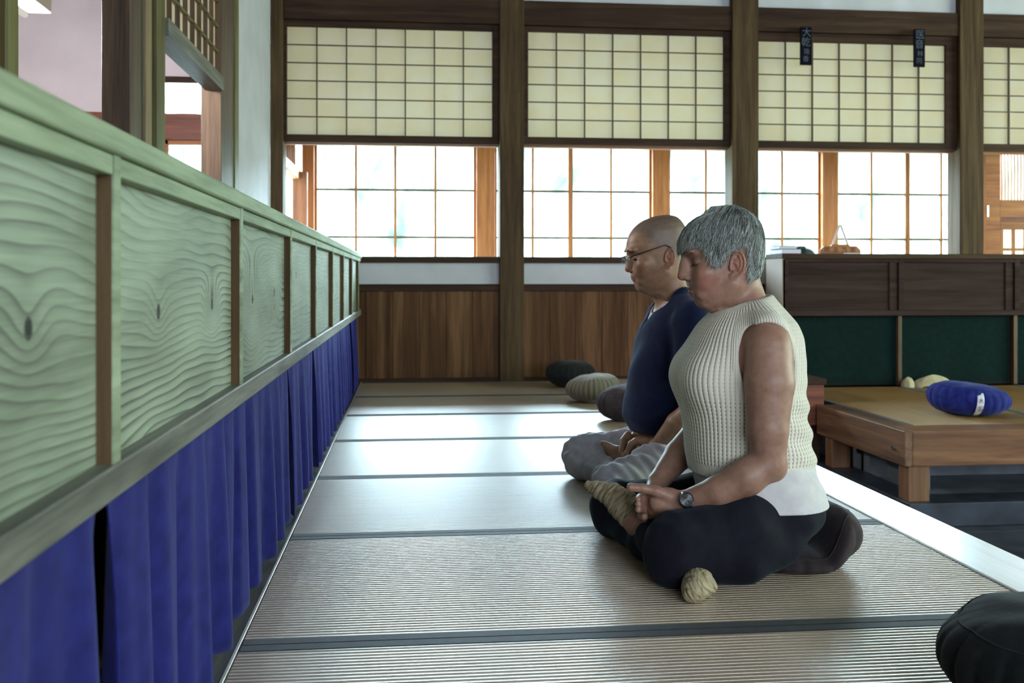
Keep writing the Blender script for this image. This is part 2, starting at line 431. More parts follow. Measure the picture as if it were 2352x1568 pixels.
# ---- floor (dark stone tiles) and ceiling
fl = empty('floor', (3.5, 2.3, -0.45), kind=S_)
def part_box(name, mat, x0, x1, y0, y1, z0, z1, parent, **k):
    """box given in world coordinates, parented to an empty that only has a location"""
    o = box_obj(name, mat, x0, x1, y0, y1, z0, z1, None, **k)
    o.parent = parent; o.location = Vector(o.location)-Vector(parent.location)
    return o
part_box('ground_slab', MAT['stone2'], -4.2, 9.0, -4.5, 9.0, -0.60, -0.475, fl, bevel=0)
tile_me = None
for i in range(11):
    for j in range(17):
        x0 = 1.70+i*0.66; y0 = -2.2+j*0.55
        if x0 > 8.7: continue
        if tile_me is None:
            t = part_box('stone_tile', MAT['stone'], x0, x0+0.652, y0, y0+0.542, -0.475, -0.45, fl, bevel=0.003); tile_me = t.data
        else:
            t = bpy.data.objects.new('stone_tile', tile_me); COL.objects.link(t); t.parent = fl
            t.location = Vector((x0+0.326, y0+0.271, -0.4625-random.random()*0.001))-Vector(fl.location)
            b = t.modifiers.new('bevel', 'BEVEL'); b.width = 0.003; b.segments = 1
ce = empty('ceiling', (2.5, 2.3, 3.3), kind=S_)
for i in range(22):
    part_box('ceiling_board', MAT['darkwood_y'], -4.1+i*0.6, -4.1+i*0.6+0.594, -4.4, 8.8, 3.3, 3.33, ce, bevel=0)

# ---- back wall: posts, sill, plaster, wainscot planks, head beam
wb = empty('wall_back', (1.7, YB, 0), kind=S_)
POSTS = [(-0.971, -0.881), (0.646, 0.822), (2.361, 2.562), (4.125, 4.315), (5.86, 6.04), (7.5, 7.7)]
for i, (a, b_) in enumerate(POSTS):
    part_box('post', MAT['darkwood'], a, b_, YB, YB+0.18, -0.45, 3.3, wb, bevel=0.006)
BAYS = [(POSTS[i][1], POSTS[i+1][0]) for i in range(len(POSTS)-1)]
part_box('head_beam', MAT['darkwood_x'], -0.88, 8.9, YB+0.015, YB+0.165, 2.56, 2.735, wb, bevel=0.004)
for (a, b_) in BAYS+[(7.7, 8.9)]:
    part_box('plaster_panel', MAT['plaster'], a, b_, YB+0.06, YB+0.10, 2.735, 3.3, wb, bevel=0)
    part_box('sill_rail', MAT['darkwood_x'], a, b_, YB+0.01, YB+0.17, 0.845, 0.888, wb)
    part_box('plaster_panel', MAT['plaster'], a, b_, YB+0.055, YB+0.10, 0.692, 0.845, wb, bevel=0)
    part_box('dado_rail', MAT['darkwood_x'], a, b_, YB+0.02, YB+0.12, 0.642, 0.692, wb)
    n = max(1, round((b_-a)/0.185)); w = (b_-a)/n
    for k in range(n):
        dy = random.uniform(0, 0.006)
        part_box('plank', MAT['wainscot'], a+k*w+0.001, a+(k+1)*w-0.001, YB+0.04+dy, YB+0.06+dy, -0.45, 0.642, wb, bevel=0.002)
    part_box('base_rail', MAT['darkwood_x'], a, b_, YB+0.02, YB+0.07, -0.02, 0.02, wb)
part_box('wall_backing', MAT['darkwood'], -0.88, 8.9, YB+0.10, YB+0.13, -0.45, 0.845, wb, bevel=0)

# ---- upper paper screens (shoji)
def shoji(idx, x0, x1, z0, z1, cols, rows, y, X0, X1, ZT, ztop_open, parent_kind=S_, extra=None):
    """paper field x0..x1, z0..z1; frame reaches X0..X1 and the head at ZT"""
    w = empty('window_%d' % idx, ((x0+x1)/2, y, z0), kind=S_)
    fr = MB().box(X0, x0, y, y+0.032, z0-0.055, ZT).box(x1, X1, y, y+0.032, z0-0.055, ZT)
    fr.box(x0, x1, y, y+0.032, z1, ZT).box(x0, x1, y, y+0.032, z0-0.055, z0)
    L = Vector(w.location)
    def rel(m):
        m.v = [tuple(Vector(v)-L) for v in m.v]; return m
    make('frame', rel(fr), MAT['darkwood_x'], w, bevel=0.002)
    cw = (x1-x0)/cols; rh = (z1-z0)/rows; t = 0.0045
    for i in range(1, cols):
        make('muntin', rel(MB().box(x0+i*cw-t, x0+i*cw+t, y+0.004, y+0.020, z0, z1)), MAT['midwood'], w)
    for j in range(1, rows):
        make('muntin', rel(MB().box(x0, x1, y+0.006, y+0.0185, z0+j*rh-t*0.8, z0+j*rh+t*0.8)), MAT['midwood'], w)
    pm = None
    for i in range(cols):
        for j in range(rows):
            c = Vector((x0+(i+.5)*cw, y+0.0215, z0+(j+.5)*rh))-L
            if pm is None:
                p = make('paper_pane', MB().box(-cw/2, cw/2, -0.0003, 0.0003, -rh/2, rh/2), MAT['paper'], w); pm = p.data
            else:
                p = make('paper_pane', None, None, w, data=pm)
            p.location = c
    return w
YS = YB+0.05
shoji(1, -0.860, 0.596, 1.752, 2.515, 7, 6, YS, -0.881, 0.646, 2.56, 2.5)
shoji(2, 0.857, 2.312, 1.758, 2.520, 7, 6, YS, 0.822, 2.361, 2.56, 2.5)
shoji(3, 2.579, 4.039, 1.756, 2.495, 7, 6, YS, 2.562, 4.125, 2.56, 2.5)
shoji(4, 4.345, 5.80, 1.756, 2.495, 7, 6, YS, 4.315, 5.86, 2.56, 2.5)
for k, (a, b_) in enumerate(BAYS[:4]):
    part_box('track_rail', MAT['orange_x'], a, b_, YB+0.10, YB+0.165, 1.69, 1.715, wb)

# ---- corridor beyond: floor, ceiling, outer wall with glazed windows
YO = 8.6
co = empty('wall_outer', (3.3, YO, 0), kind=S_)
part_box('corridor_floor', MAT['nosing'], -1.05, 8.9, YB+0.18, YO+0.1, 0.40, 0.46, co, bevel=0)
part_box('corridor_ceiling', MAT['plaster'], -1.05, 8.9, YB+0.18, YO+0.1, 2.75, 2.78, co, bevel=0)
part_box('lower_wall', MAT['orange_x'], -1.05, 8.9, YO, YO+0.06, 0.40, 0.80, co, bevel=0)
part_box('upper_wall', MAT['plaster'], -1.05, 8.9, YO, YO+0.06, 1.93, 2.78, co, bevel=0)
part_box('head_rail', MAT['orange_x'], -1.05, 8.9, YO-0.05, YO+0.06, 1.89, 1.95, co)
part_box('window_sill', MAT['orange_x'], -1.05, 8.9, YO-0.06, YO+0.08, 0.77, 0.80, co)
OP = [(-0.90, -0.80), (0.575, 0.732), (2.118, 2.267), (3.66, 3.806), (5.02, 5.20), (6.3, 6.45), (7.9, 8.05)]
for a, b_ in OP:
    part_box('post', MAT['orange'], a, b_, YO-0.07, YO+0.05, 0.46, 2.75, co, bevel=0.004)
SASH = [(-0.80, [-0.452, -0.119, 0.224], 0.575, []), (0.732, [1.067, 1.400, 1.759], 2.118, [1.400]), (2.267, [2.610, 2.95, 3.308], 3.66, [2.89]),
        (3.806, [4.141, 4.482, 4.802], 5.02, [4.482]), (6.45, [6.8, 7.2, 7.55], 7.9, [])]
for wi, (a, cs, b_, thick) in enumerate(SASH):
    w = empty('window_%d' % (5+wi), ((a+b_)/2, YO, 0.8), kind=S_); L = Vector(w.location)
    def rel(m): m.v = [tuple(Vector(v)-L) for v in m.v]; return m
    y0, y1 = YO-0.02, YO+0.015
    fr = MB().box(a, a+0.022, y0, y1, 0.80, 1.89).box(b_-0.022, b_, y0, y1, 0.80, 1.89).box(a+0.022, b_-0.022, y0, y1, 1.868, 1.89).box(a+0.022, b_-0.022, y0, y1, 0.80, 0.83)
    make('frame', rel(fr), MAT['orange'], w)
    rows = [1.086, 1.491]
    for c in cs:
        t = 0.021 if any(abs(c-q) < 0.07 for q in thick) else 0.010
        make('muntin', rel(MB().box(c-t, c+t, y0+0.005, y1-0.003, 0.83, 1.868)), MAT['orange'], w)
    for z in rows:
        make('muntin', rel(MB().box(a+0.022, b_-0.022, y0+0.007, y1-0.005, z-0.009, z+0.009)), MAT['midwood'], w)
    xs = [a+0.022]+cs+[b_-0.022]; zs = [0.83]+rows+[1.868]
    for i in range(len(xs)-1):
        for j in range(len(zs)-1):
            make('glass_pane', rel(MB().box(xs[i], xs[i+1], YO-0.001, YO+0.001, zs[j], zs[j+1])), MAT['glass'], w)

# slatted wooden door at the far right of the corridor
dr = empty('door_1', (5.75, YO, 0.46), kind=S_); L = Vector(dr.location)
def reld(m): m.v = [tuple(Vector(v)-L) for v in m.v]; return m
make('frame', reld(MB().box(5.20, 5.36, YO-0.03, YO+0.01, 0.46, 1.9).box(6.16, 6.3, YO-0.03, YO+0.01, 0.46, 1.9)
     .box(5.36, 6.16, YO-0.03, YO+0.01, 1.29, 1.45).box(5.36, 6.16, YO-0.03, YO+0.01, 1.18, 1.25).box(5.36, 6.16, YO-0.03, YO+0.01, 0.46, 0.80).box(5.36, 6.16, YO-0.03, YO+0.01, 1.87, 1.9)), MAT['orange_x'], dr, bevel=0.003)
for i in range(26):
    x = 5.375+i*0.031
    make('slat', reld(MB().box(x, x+0.011, YO-0.02, YO, 1.45, 1.87)), MAT['orange'], dr)
make('board', reld(MB().box(5.36, 6.16, YO-0.022, YO-0.006, 1.25, 1.29)), MAT['redwood'], dr)
for i in range(7):
    x = 5.36+i*0.115
    make('muntin', reld(MB().box(x, x+0.03, YO-0.028, YO-0.008, 0.80, 1.18)), MAT['orange'], dr)
make('muntin', reld(MB().box(5.36, 6.16, YO-0.026, YO-0.01, 0.985, 1.01)), MAT['orange_x'], dr)
for i in range(6):
    for j in range(2):
        make('paper_pane', reld(MB().box(5.39+i*0.115, 5.475+i*0.115, YO-0.005, YO-0.004, (0.80, 1.01)[j], (0.985, 1.18)[j])), MAT['paper'], dr)
make('handle', reld(MB().box(5.225, 5.245, YO-0.042, YO-0.03, 1.29, 1.40)), MAT['metal'], dr, bevel=0.004)

# corridor left end: wall with a low opening, lattice above
ce2 = empty('wall_corridor_end', (-0.95, 7.9, 0), kind=S_)
part_box('post', MAT['orange'], -1.02, -0.93, YB+0.18, YB+0.28, 0.46, 2.75, ce2)
part_box('post', MAT['orange_dark'], -0.965, -0.845, 8.40, 8.50, 0.46, 1.62, ce2)
part_box('lintel', MAT['orange_y'], -1.01, -0.91, YB+0.28, YO-0.06, 1.56, 1.64, ce2)
part_box('upper_wall', MAT['plaster'], -0.99, -0.97, YB+0.28, YO-0.06, 1.64, 2.75, ce2, bevel=0)
for i in range(9):
    part_box('slat', MAT['orange'], -0.965, -0.945, YB+0.34+i*0.125, YB+0.355+i*0.125, 1.64, 2.2, ce2, bevel=0)
part_box('lower_wall', MAT['plaster'], -0.99, -0.97, YB+0.28, 7.75, 0.46, 1.56, ce2, bevel=0)
part_box('lower_panel', MAT['orange_y'], -0.99, -0.97, 7.75, 8.5, 0.46, 0.85, ce2, bevel=0)

# ---- left wall: posts, door leaves, transom lattice, plaster
XL = -0.94
wL = empty('wall_left', (XL, 3.0, 0), kind=S_)
def lp(name, mat, x0, x1, y0, y1, z0, z1, **k): return part_box(name, mat, x0, x1, y0, y1, z0, z1, wL, **k)
lp('post', MAT['midwood'], XL-0.095, XL, 3.49, 3.60, -0.45, 3.3)
lp('door_edge', MAT['stile'], XL-0.06, XL-0.018, 3.60, 3.72, -0.1, 3.3)
lp('door_edge', MAT['lightstrip'], XL-0.05, XL-0.006, 3.72, 3.80, -0.1, 1.66+0.9)
lp('door_edge', MAT['darkwood'], XL-0.06, XL-0.02, 3.80, 3.86, -0.1, 3.3)
lp('trim_strip', MAT['olive'], XL-0.05, XL-0.002, 3.86, 3.985, -0.1, 3.3)
lp('post', MAT['midwood'], XL-0.10, XL, 5.13, 5.25, -0.45, 3.3)
lp('door_edge', MAT['midwood'], XL-0.06, XL-0.01, 5.25, 5.54, -0.1, 3.3)
lp('trim_strip', MAT['olive'], XL-0.05, XL-0.002, 5.54, 5.66, -0.1, 3.3)
lp('plaster_panel', MAT['plaster'], XL-0.06, XL-0.03, 5.66, YB, -0.1, 3.3, bevel=0)
lp('lintel', MAT['greyrail'], XL-0.08, XL+0.012, 3.985, 5.13, 1.675, 1.745)
lp('post', MAT['midwood'], XL-0.095, XL, -1.2, -1.08, -0.45, 3.3)
lp('plaster_panel', MAT['plaster'], XL-0.06, XL-0.03, -4.4, -1.2, -0.45, 3.3, bevel=0)
lp('lintel', MAT['greyrail'], XL-0.08, XL+0.012, -1.08, 3.49, 2.56, 2.64)
lp('plaster_panel', MAT['plaster'], XL-0.06, XL-0.03, -1.08, 3.49, 2.64, 3.3, bevel=0)
lp('lower_wall', MAT['plaster'], XL-0.06, XL-0.03, -1.08, 5.13, -0.45, 0.0, bevel=0)
for i in range(1, 8):
    lp('muntin', MAT['midwood'], XL-0.03, XL-0.012, 3.985+i*0.143-0.006, 3.985+i*0.143+0.006, 1.745, 2.6, bevel=0)
for j in range(1, 7):
    lp('muntin', MAT['olive'], XL-0.028, XL-0.012, 3.985, 5.13, 1.745+j*0.125-0.005, 1.745+j*0.125+0.005, bevel=0)
for i in range(8):
    lp('paper_pane', MAT['paper'], XL-0.033, XL-0.0315, 3.985+i*0.143, 3.985+(i+1)*0.143, 1.745, 2.6, bevel=0)
lp('lintel', MAT['midwood'], XL-0.08, XL+0.012, 3.985, 5.13, 2.6, 2.7)
# sliding paper door standing in the near opening
d2 = empty('door_2', (XL, 1.9, 0), kind=S_)
def dp(name, mat, *a, **k): return part_box(name, mat, *a, d2, **k)
dp('stile', MAT['olive'], XL-0.045, XL-0.012, 2.475, 2.552, 0.0, 2.56)
dp('stile', MAT['midwood'], XL-0.045, XL-0.012, 1.25, 1.32, 0.0, 2.56)
dp('bottom_rail', MAT['orange_y'], XL-0.042, XL-0.015, 1.32, 2.44, 1.20, 1.375)
dp('stile', MAT['darkwood'], XL-0.05, XL-0.02, 2.44, 2.475, 0.0, 2.56)
dp('paper_pane', MAT['paper'], XL-0.03, XL-0.028, 1.32, 2.44, 1.375, 2.5, bevel=0)
dp('lower_board', MAT['orange_y'], XL-0.034, XL-0.022, 1.32, 2.44, 0.0, 1.20, bevel=0)
dp('top_rail', MAT['olive'], XL-0.042, XL-0.015, 1.32, 2.44, 2.5, 2.56)

# ---- adjoining room on the left
wr = empty('wall_left_room', (-2.5, 7.2, 0), kind=S_)
def rp(name, mat, *a, **k): return part_box(name, mat, *a, wr, **k)
rp('plaster_panel', MAT['plaster_pink'], -4.1, -1.69, 7.11, 7.15, 1.87, 3.3, bevel=0)
rp('plaster_panel', MAT['plaster_pink'], -1.69, -1.0, 7.11, 7.15, 2.13, 3.3, bevel=0)
rp('plaster_panel', MAT['plaster_pink'], -1.42, -1.0, 7.11, 7.15, 1.87, 2.13, bevel=0)
rp('head_rail', MAT['darkwood_x'], -1.75, -1.0, 7.09, 7.13, 2.088, 2.13)
rp('beam', MAT['redwood'], -4.1, -1.0, 7.06, 7.15, 1.69, 1.87)
rp('window_frame', MAT['orange_x'], -1.69, -1.66, 7.10, 7.14, 0.4, 1.69)
rp('window_frame', MAT['orange_x'], -1.69, -1.0, 7.10, 7.14, 1.66, 1.69)
rp('glass_pane', MAT['glass'], -1.66, -1.0, 7.118, 7.121, 0.4, 1.66, bevel=0)
rp('glass_pane', MAT['glass'], -1.69, -1.42, 7.118, 7.121, 1.87, 2.088, bevel=0)
rp('lower_wall', MAT['plaster_pink'], -4.1, -1.69, 7.11, 7.15, -0.45, 1.69, bevel=0)
rp('lower_wall', MAT['plaster_pink'], -1.69, -1.0, 7.11, 7.15, -0.45, 0.4, bevel=0)
rp('rear_wall', MAT['plaster_pink'], -4.15, -1.0, -4.45, -4.4, -0.45, 3.3, bevel=0)
rp('side_wall', MAT['plaster_pink'], -4.15, -4.1, -4.4, 7.15, -0.45, 3.3, bevel=0)


# ---- right and rear walls (unseen; their openings are closed off against the sky)
wR = empty('wall_right', (8.8, 2.3, 0), kind=S_)
part_box('lower_wall', MAT['wainscot'], 8.75, 8.85, -4.4, YB+1.6, -0.45, 0.75, wR, bevel=0)
part_box('upper_wall', MAT['plaster'], 8.75, 8.85, -4.4, YB+1.6, 2.6, 3.3, wR, bevel=0)
part_box('plaster_panel', MAT['plaster'], 8.75, 8.85, 5.8, YB+1.6, 0.75, 2.6, wR, bevel=0)
part_box('plaster_panel', MAT['plaster'], 8.75, 8.85, -4.4, -0.6, 0.75, 2.6, wR, bevel=0)
part_box('sky_blocker', MAT['plaster'], 8.79, 8.81, -0.6, 5.8, 0.75, 2.6, wR, bevel=0)  # added opaque panel, keeps the sky out of the right wall opening
for i in range(5):
    part_box('post', MAT['darkwood'], 8.73, 8.87, -0.6+i*1.6-0.06, -0.6+i*1.6+0.06, -0.45, 3.3, wR)
wQ = empty('wall_rear', (3.0, -4.3, 0), kind=S_)
part_box('lower_wall', MAT['wainscot'], -1, 8.9, -4.4, -4.3, -0.45, 0.75, wQ, bevel=0)
part_box('upper_wall', MAT['plaster'], -1, 8.9, -4.4, -4.3, 2.6, 3.3, wQ, bevel=0)
part_box('plaster_panel', MAT['plaster'], -1, -0.2, -4.4, -4.3, 0.75, 2.6, wQ, bevel=0)
part_box('plaster_panel', MAT['plaster'], 6.2, 8.9, -4.4, -4.3, 0.75, 2.6, wQ, bevel=0)
part_box('sky_blocker', MAT['plaster'], -0.2, 6.2, -4.36, -4.34, 0.75, 2.6, wQ, bevel=0)  # added opaque panel, keeps the sky out of the rear wall opening
for i in range(5):
    part_box('post', MAT['darkwood'], -0.2+i*1.6-0.06, -0.2+i*1.6+0.06, -4.42, -4.28, -0.45, 3.3, wQ)

# ================================================================== LEFT PLATFORM, PARTITION, CURTAINS
XM0, XM1 = -0.334, 1.402
SEAM0 = 2.025
ORD = ['nearest', 'second', 'third', 'fourth', 'fifth', 'sixth', 'seventh', 'eighth', 'ninth', 'tenth']
pf = empty('platform', (0.6, 3.3, -0.45), 'long raised sitting platform of pale wood under the front row of straw mats', 'platform')
part_box('nosing', MAT['nosing'], XM1+0.004, 1.586, -1.3, YB, -0.062, 0.004, pf, bevel=0.004)
part_box('base_board', MAT['bench_y'], 1.50, 1.53, -1.3, YB, -0.45, -0.062, pf)
part_box('deck', MAT['midwood'], -0.33, 1.50, -1.3, YB, -0.10, -0.05, pf, bevel=0)
part_box('edge_strip', MAT['greyrail'], -0.43, XM0-0.008, -1.3, YB, -0.05, -0.006, pf, bevel=0.002)
part_box('bead', MAT['nosing'], XM0-0.008, XM0-0.001, -1.3, YB, -0.05, 0.001, pf, bevel=0.001)

def ribbed(L, W, along_x, pitch=0.0155, h=0.0042):
    """mat cover with real woven ribs; L along the ribs, W across"""
    mb = MB(); n = int(round(W/pitch)); pit = W/n
    prof = []
    for i in range(n):
        for t, z in ((0.0, -0.0030), (0.10, -0.0006), (0.28, 0.0), (0.5, 0.0003), (0.72, 0.0), (0.90, -0.0006)):
            prof.append((i*pit+t*pit, z*h/0.003))
    prof.append((W, -h))
    vs = []
    for (w, z) in prof:
        for l in (-L/2, L/2):
            vs.append((l, w-W/2, z) if along_x else (w-W/2, l, z))
    k = len(prof)
    fs = [(2*i, 2*i+1, 2*i+3, 2*i+2) for i in range(k-1)]
    mb.add(vs, fs)
    x, y = (L/2, W/2) if along_x else (W/2, L/2)
    mb.box(-x, x, -y, y, -0.048, -0.004)
    return mb
cover = None
seam_idx = list(range(-3, 6))
for q, k in enumerate(seam_idx):
    y0 = SEAM0+k*PITCH; y1 = min(y0+PITCH, YB-0.01)
    place = {0: 'reaching under the camera', 2: 'with the large black cushion in the right foreground', 3: 'on which the grey-haired woman sits',
             4: 'on which the man in navy sits', 5: 'just beyond the man in navy', 6: 'with the plump charcoal cushion on it',
             7: 'with the grey striped cushion on it', 8: 'against the back wall with a black cushion', 1: 'mostly below the frame, before the black cushion'}[q]
    mt = empty('tatami_mat', ((XM0+XM1)/2, (y0+y1)/2, 0), 'woven straw mat with dark cloth borders, '+place, 'mat', 'straw mats on the front platform')
    W = (y1-y0)-0.0015
    bw = 0.033
    if cover is None:
        o = make('cover', ribbed(XM1-XM0-0.004, W-2*bw+0.006, True), MAT['tatami'], mt); cover = o.data
    else:
        o = make('cover', None, None, mt, data=cover)
        o.scale = (1, (W-2*bw+0.006)/(PITCH-0.0015-2*bw+0.006), 1)
    for sgn in (-1, 1):
        yb = sgn*(W/2-bw/2)
        make('border', MB().box(-(XM1-XM0)/2+0.002, (XM1-XM0)/2-0.002, yb-bw/2, yb+bw/2, -0.048, 0.0012), MAT['border'], mt, bevel=0.0015)

# ---- left cabinet partition
pt = empty('wooden_partition', (-0.48, 3.0, -0.05), 'long low cabinet partition of boards coloured with green garden light above blue curtains', 'partition')
XF = -0.340
STILES = [SEAM0+k*PITCH-0.862+0.0 for k in range(-2, 9)]   # near edges of the uprights
STILES = [1.167+(k-2)*0.836 for k in range(0, 9)]
part_box('cap_board', MAT['caprail'], -0.60, XF+0.006, -0.9, YB-0.005, 0.874, 0.905, pt, bevel=0.004)
part_box('bottom_rail', MAT['greyrail'], XF-0.04, XF+0.002, -0.9, YB-0.005, 0.475, 0.515, pt, bevel=0.003)
part_box('shelf_board', MAT['midwood'], -0.60, XF-0.04, -0.9, YB-0.005, 0.475, 0.495, pt, bevel=0)
part_box('back_board', MAT['darkwood_y'], -0.62, -0.60, -0.9, YB-0.005, -0.05, 0.90, pt, bevel=0)
part_box('cabinet_floor', MAT['darkwood_y'], -0.60, -0.43, -0.9, YB-0.005, -0.05, -0.03, pt, bevel=0)
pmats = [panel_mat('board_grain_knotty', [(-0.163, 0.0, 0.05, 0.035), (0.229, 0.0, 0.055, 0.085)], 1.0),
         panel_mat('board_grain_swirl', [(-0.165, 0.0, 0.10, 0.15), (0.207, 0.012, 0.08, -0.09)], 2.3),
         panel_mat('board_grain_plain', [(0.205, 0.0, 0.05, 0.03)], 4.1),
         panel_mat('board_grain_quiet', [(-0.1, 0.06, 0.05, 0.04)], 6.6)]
SY = [-0.505+0.836*0, 0.331]+STILES[2:]
SY = [-0.50, 0.345, 1.194, 2.068, 2.932, 3.714, 4.530, 5.273, 6.051, 6.82]
for i, y in enumerate(SY):
    if y > YB: continue
    part_box('stile', MAT['darkwood'], XF-0.030, XF-0.003, y, y+0.027, 0.515, 0.874, pt, bevel=0)  # dark colour stands for the shade on the upright's sides
    part_box('lit_stile_face', MAT['caprail'], XF-0.003, XF, y+0.001, y+0.027, 0.515, 0.874, pt, bevel=0)  # pale green strip stands for the light on the upright's front
    part_box('divider', MAT['darkwood'], -0.60, -0.432, y+0.002, y+0.030, -0.03, 0.475, pt, bevel=0)
    y1 = SY[i+1] if i+1 < len(SY) else YB-0.005
    y1 = min(y1, YB-0.005)
    a, b_ = y+0.027, y1
    if b_-a < 0.05: continue
    part_box('top_rail', MAT['caprail'], XF-0.028, XF-0.001, a, b_, 0.850, 0.8735, pt, bevel=0.002)
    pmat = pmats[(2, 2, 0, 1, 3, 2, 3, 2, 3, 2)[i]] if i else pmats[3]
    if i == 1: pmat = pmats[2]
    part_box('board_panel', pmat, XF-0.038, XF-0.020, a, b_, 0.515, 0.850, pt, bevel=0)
    if i == 1:
        pass

# ---- blue curtains, one under each bay
def curtain(i, y0, y1, label):
    seed = i*1.7
    ztop, zbot = 0.478, 0.028
    n = 64; m = 22
    L = Vector((XF-0.028, (y0+y1)/2, ztop))
    def fn(u, v):
        y = y0+(y1-y0)*u
        hang = v**0.8
        amp = 0.004+0.020*hang
        ph = u*(y1-y0)*2*math.pi/0.19
        wv = math.sin(ph+seed+0.6*math.sin(ph*0.37+seed))+0.35*math.sin(2.1*ph+seed*2.3)
        x = L.x+0.010+amp*wv*0.85
        e0 = math.exp(-(u/0.045)**2); e1 = math.exp(-((1-u)/0.045)**2)
        x += (e0*0.012+e1*-0.010)*hang
        yy = y+(e0*(0.010+0.022*math.sin(math.pi*min(1, v*1.2)))*1.0)-(e1*(0.006+0.012*math.sin(v*5.0+seed)))*hang
        z = ztop+(zbot-ztop)*v + 0.006*math.sin(ph*0.5+seed)*v
        return (min(x, XF+0.006)-L.x, yy-L.y, z-L.z)
    mb = MB().grid(fn, n, m)
    o = make('curtain', mb, MAT['blue'], None, smooth=True, solid=0.0025)
    o.location = L
    tag(o, label, 'curtain', 'blue curtains under the left partition')
cl_lab = {1: 'blue cloth curtain nearest the camera at the lower left edge', 2: 'broad blue cloth curtain below the partition board with two knots',
          3: 'blue curtain with a raised hem next beyond the broad near curtain', 4: 'blue curtain below the fourth partition board from the camera',
          5: 'blue curtain below the fifth partition board from the camera', 6: 'blue curtain below the sixth partition board, deep along the row',
          7: 'last but one blue curtain before the back wall', 8: 'blue curtain at the far end of the row beside the back wall', 0: 'blue curtain beside the camera, outside the left frame edge'}
for i, y in enumerate(SY):
    if y > YB-0.35: continue
    y1 = min((SY[i+1] if i+1 < len(SY) else YB-0.02), YB-0.02)
    curtain(i, y+0.016, y1+0.006, cl_lab[i])

# ================================================================== RIGHT PLATFORM AND ITS CABINET
rb = empty('bench_platform', (4.5, 5.5, -0.34), 'raised sitting platform of brown wood on short legs at the right', 'platform')
def bp(name, mat, *a, **k): return part_box(name, mat, *a, rb, **k)
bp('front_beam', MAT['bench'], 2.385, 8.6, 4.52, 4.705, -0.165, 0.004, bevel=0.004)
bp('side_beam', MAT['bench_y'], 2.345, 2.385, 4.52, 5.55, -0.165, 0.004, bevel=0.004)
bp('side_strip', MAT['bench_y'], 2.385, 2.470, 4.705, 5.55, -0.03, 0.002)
bp('deck', MAT['midwood'], 2.47, 8.6, 4.705, 6.6, -0.10, -0.05, bevel=0)
for x in (2.375, 4.05, 5.73, 7.4):
    bp('leg', MAT['bench_z'], x, x+0.105, 4.54, 4.64, -0.337, -0.165, bevel=0.003)
for x in (2.375,):
    bp('leg', MAT['bench_z'], x, x+0.105, 5.4, 5.5, -0.337, -0.165, bevel=0.003)
bb = MB().tube([(2.345, 4.62, -0.09), (2.335, 4.62, -0.09)], 0.012, 12)
o = make('bolt', bb, MAT['metal'], None, (2.34, 4.62, -0.09), smooth=False); o.parent = rb; o.location = Vector(o.location)-Vector(rb.location)
pl = empty('trim_1', (5.0, 5.2, -0.45), kind=S_)
part_box('curb', MAT['stone'], 2.36, 8.6, 4.50, 4.70, -0.45, -0.337, pl, bevel=0.004)
part_box('curb', MAT['stone'], 2.36, 2.52, 4.70, 7.0, -0.45, -0.337, pl, bevel=0.004)
part_box('back_slab', MAT['stone2'], 2.52, 8.6, 5.25, 5.32, -0.45, -0.11, pl, bevel=0)
part_box('side_slab', MAT['stone2'], 2.62, 2.68, 4.9, 7.0, -0.45, -0.11, pl, bevel=0)
part_box('top_slab', MAT['stone2'], 2.52, 8.6, 4.70, 5.25, -0.45, -0.36, pl, bevel=0)
cov2 = None
for i, lab in enumerate(['straw mat at the left end of the right platform', 'straw mat under the blue cushion on the right platform',
                         'straw mat at the right frame edge of the right platform', 'straw mat of the right platform beyond the right frame edge']):
    x0 = 2.472+i*0.84
    mt = empty('tatami_mat', (x0+0.42, (4.708+6.44)/2, 0), lab, 'mat', 'straw mats on the right platform')
    Ly = 6.44-4.708
    if cov2 is None:
        o = make('cover', ribbed(Ly, 0.78, False), MAT['tatami_y'], mt); cov2 = o.data
    else: make('cover', None, None, mt, data=cov2)
    for sgn in (-1, 1):
        xb = sgn*(0.42-0.0165)
        make('border', MB().box(xb-0.015, xb+0.015, -Ly/2, Ly/2, -0.048, 0.0012), MAT['border'], mt, bevel=0.0015)

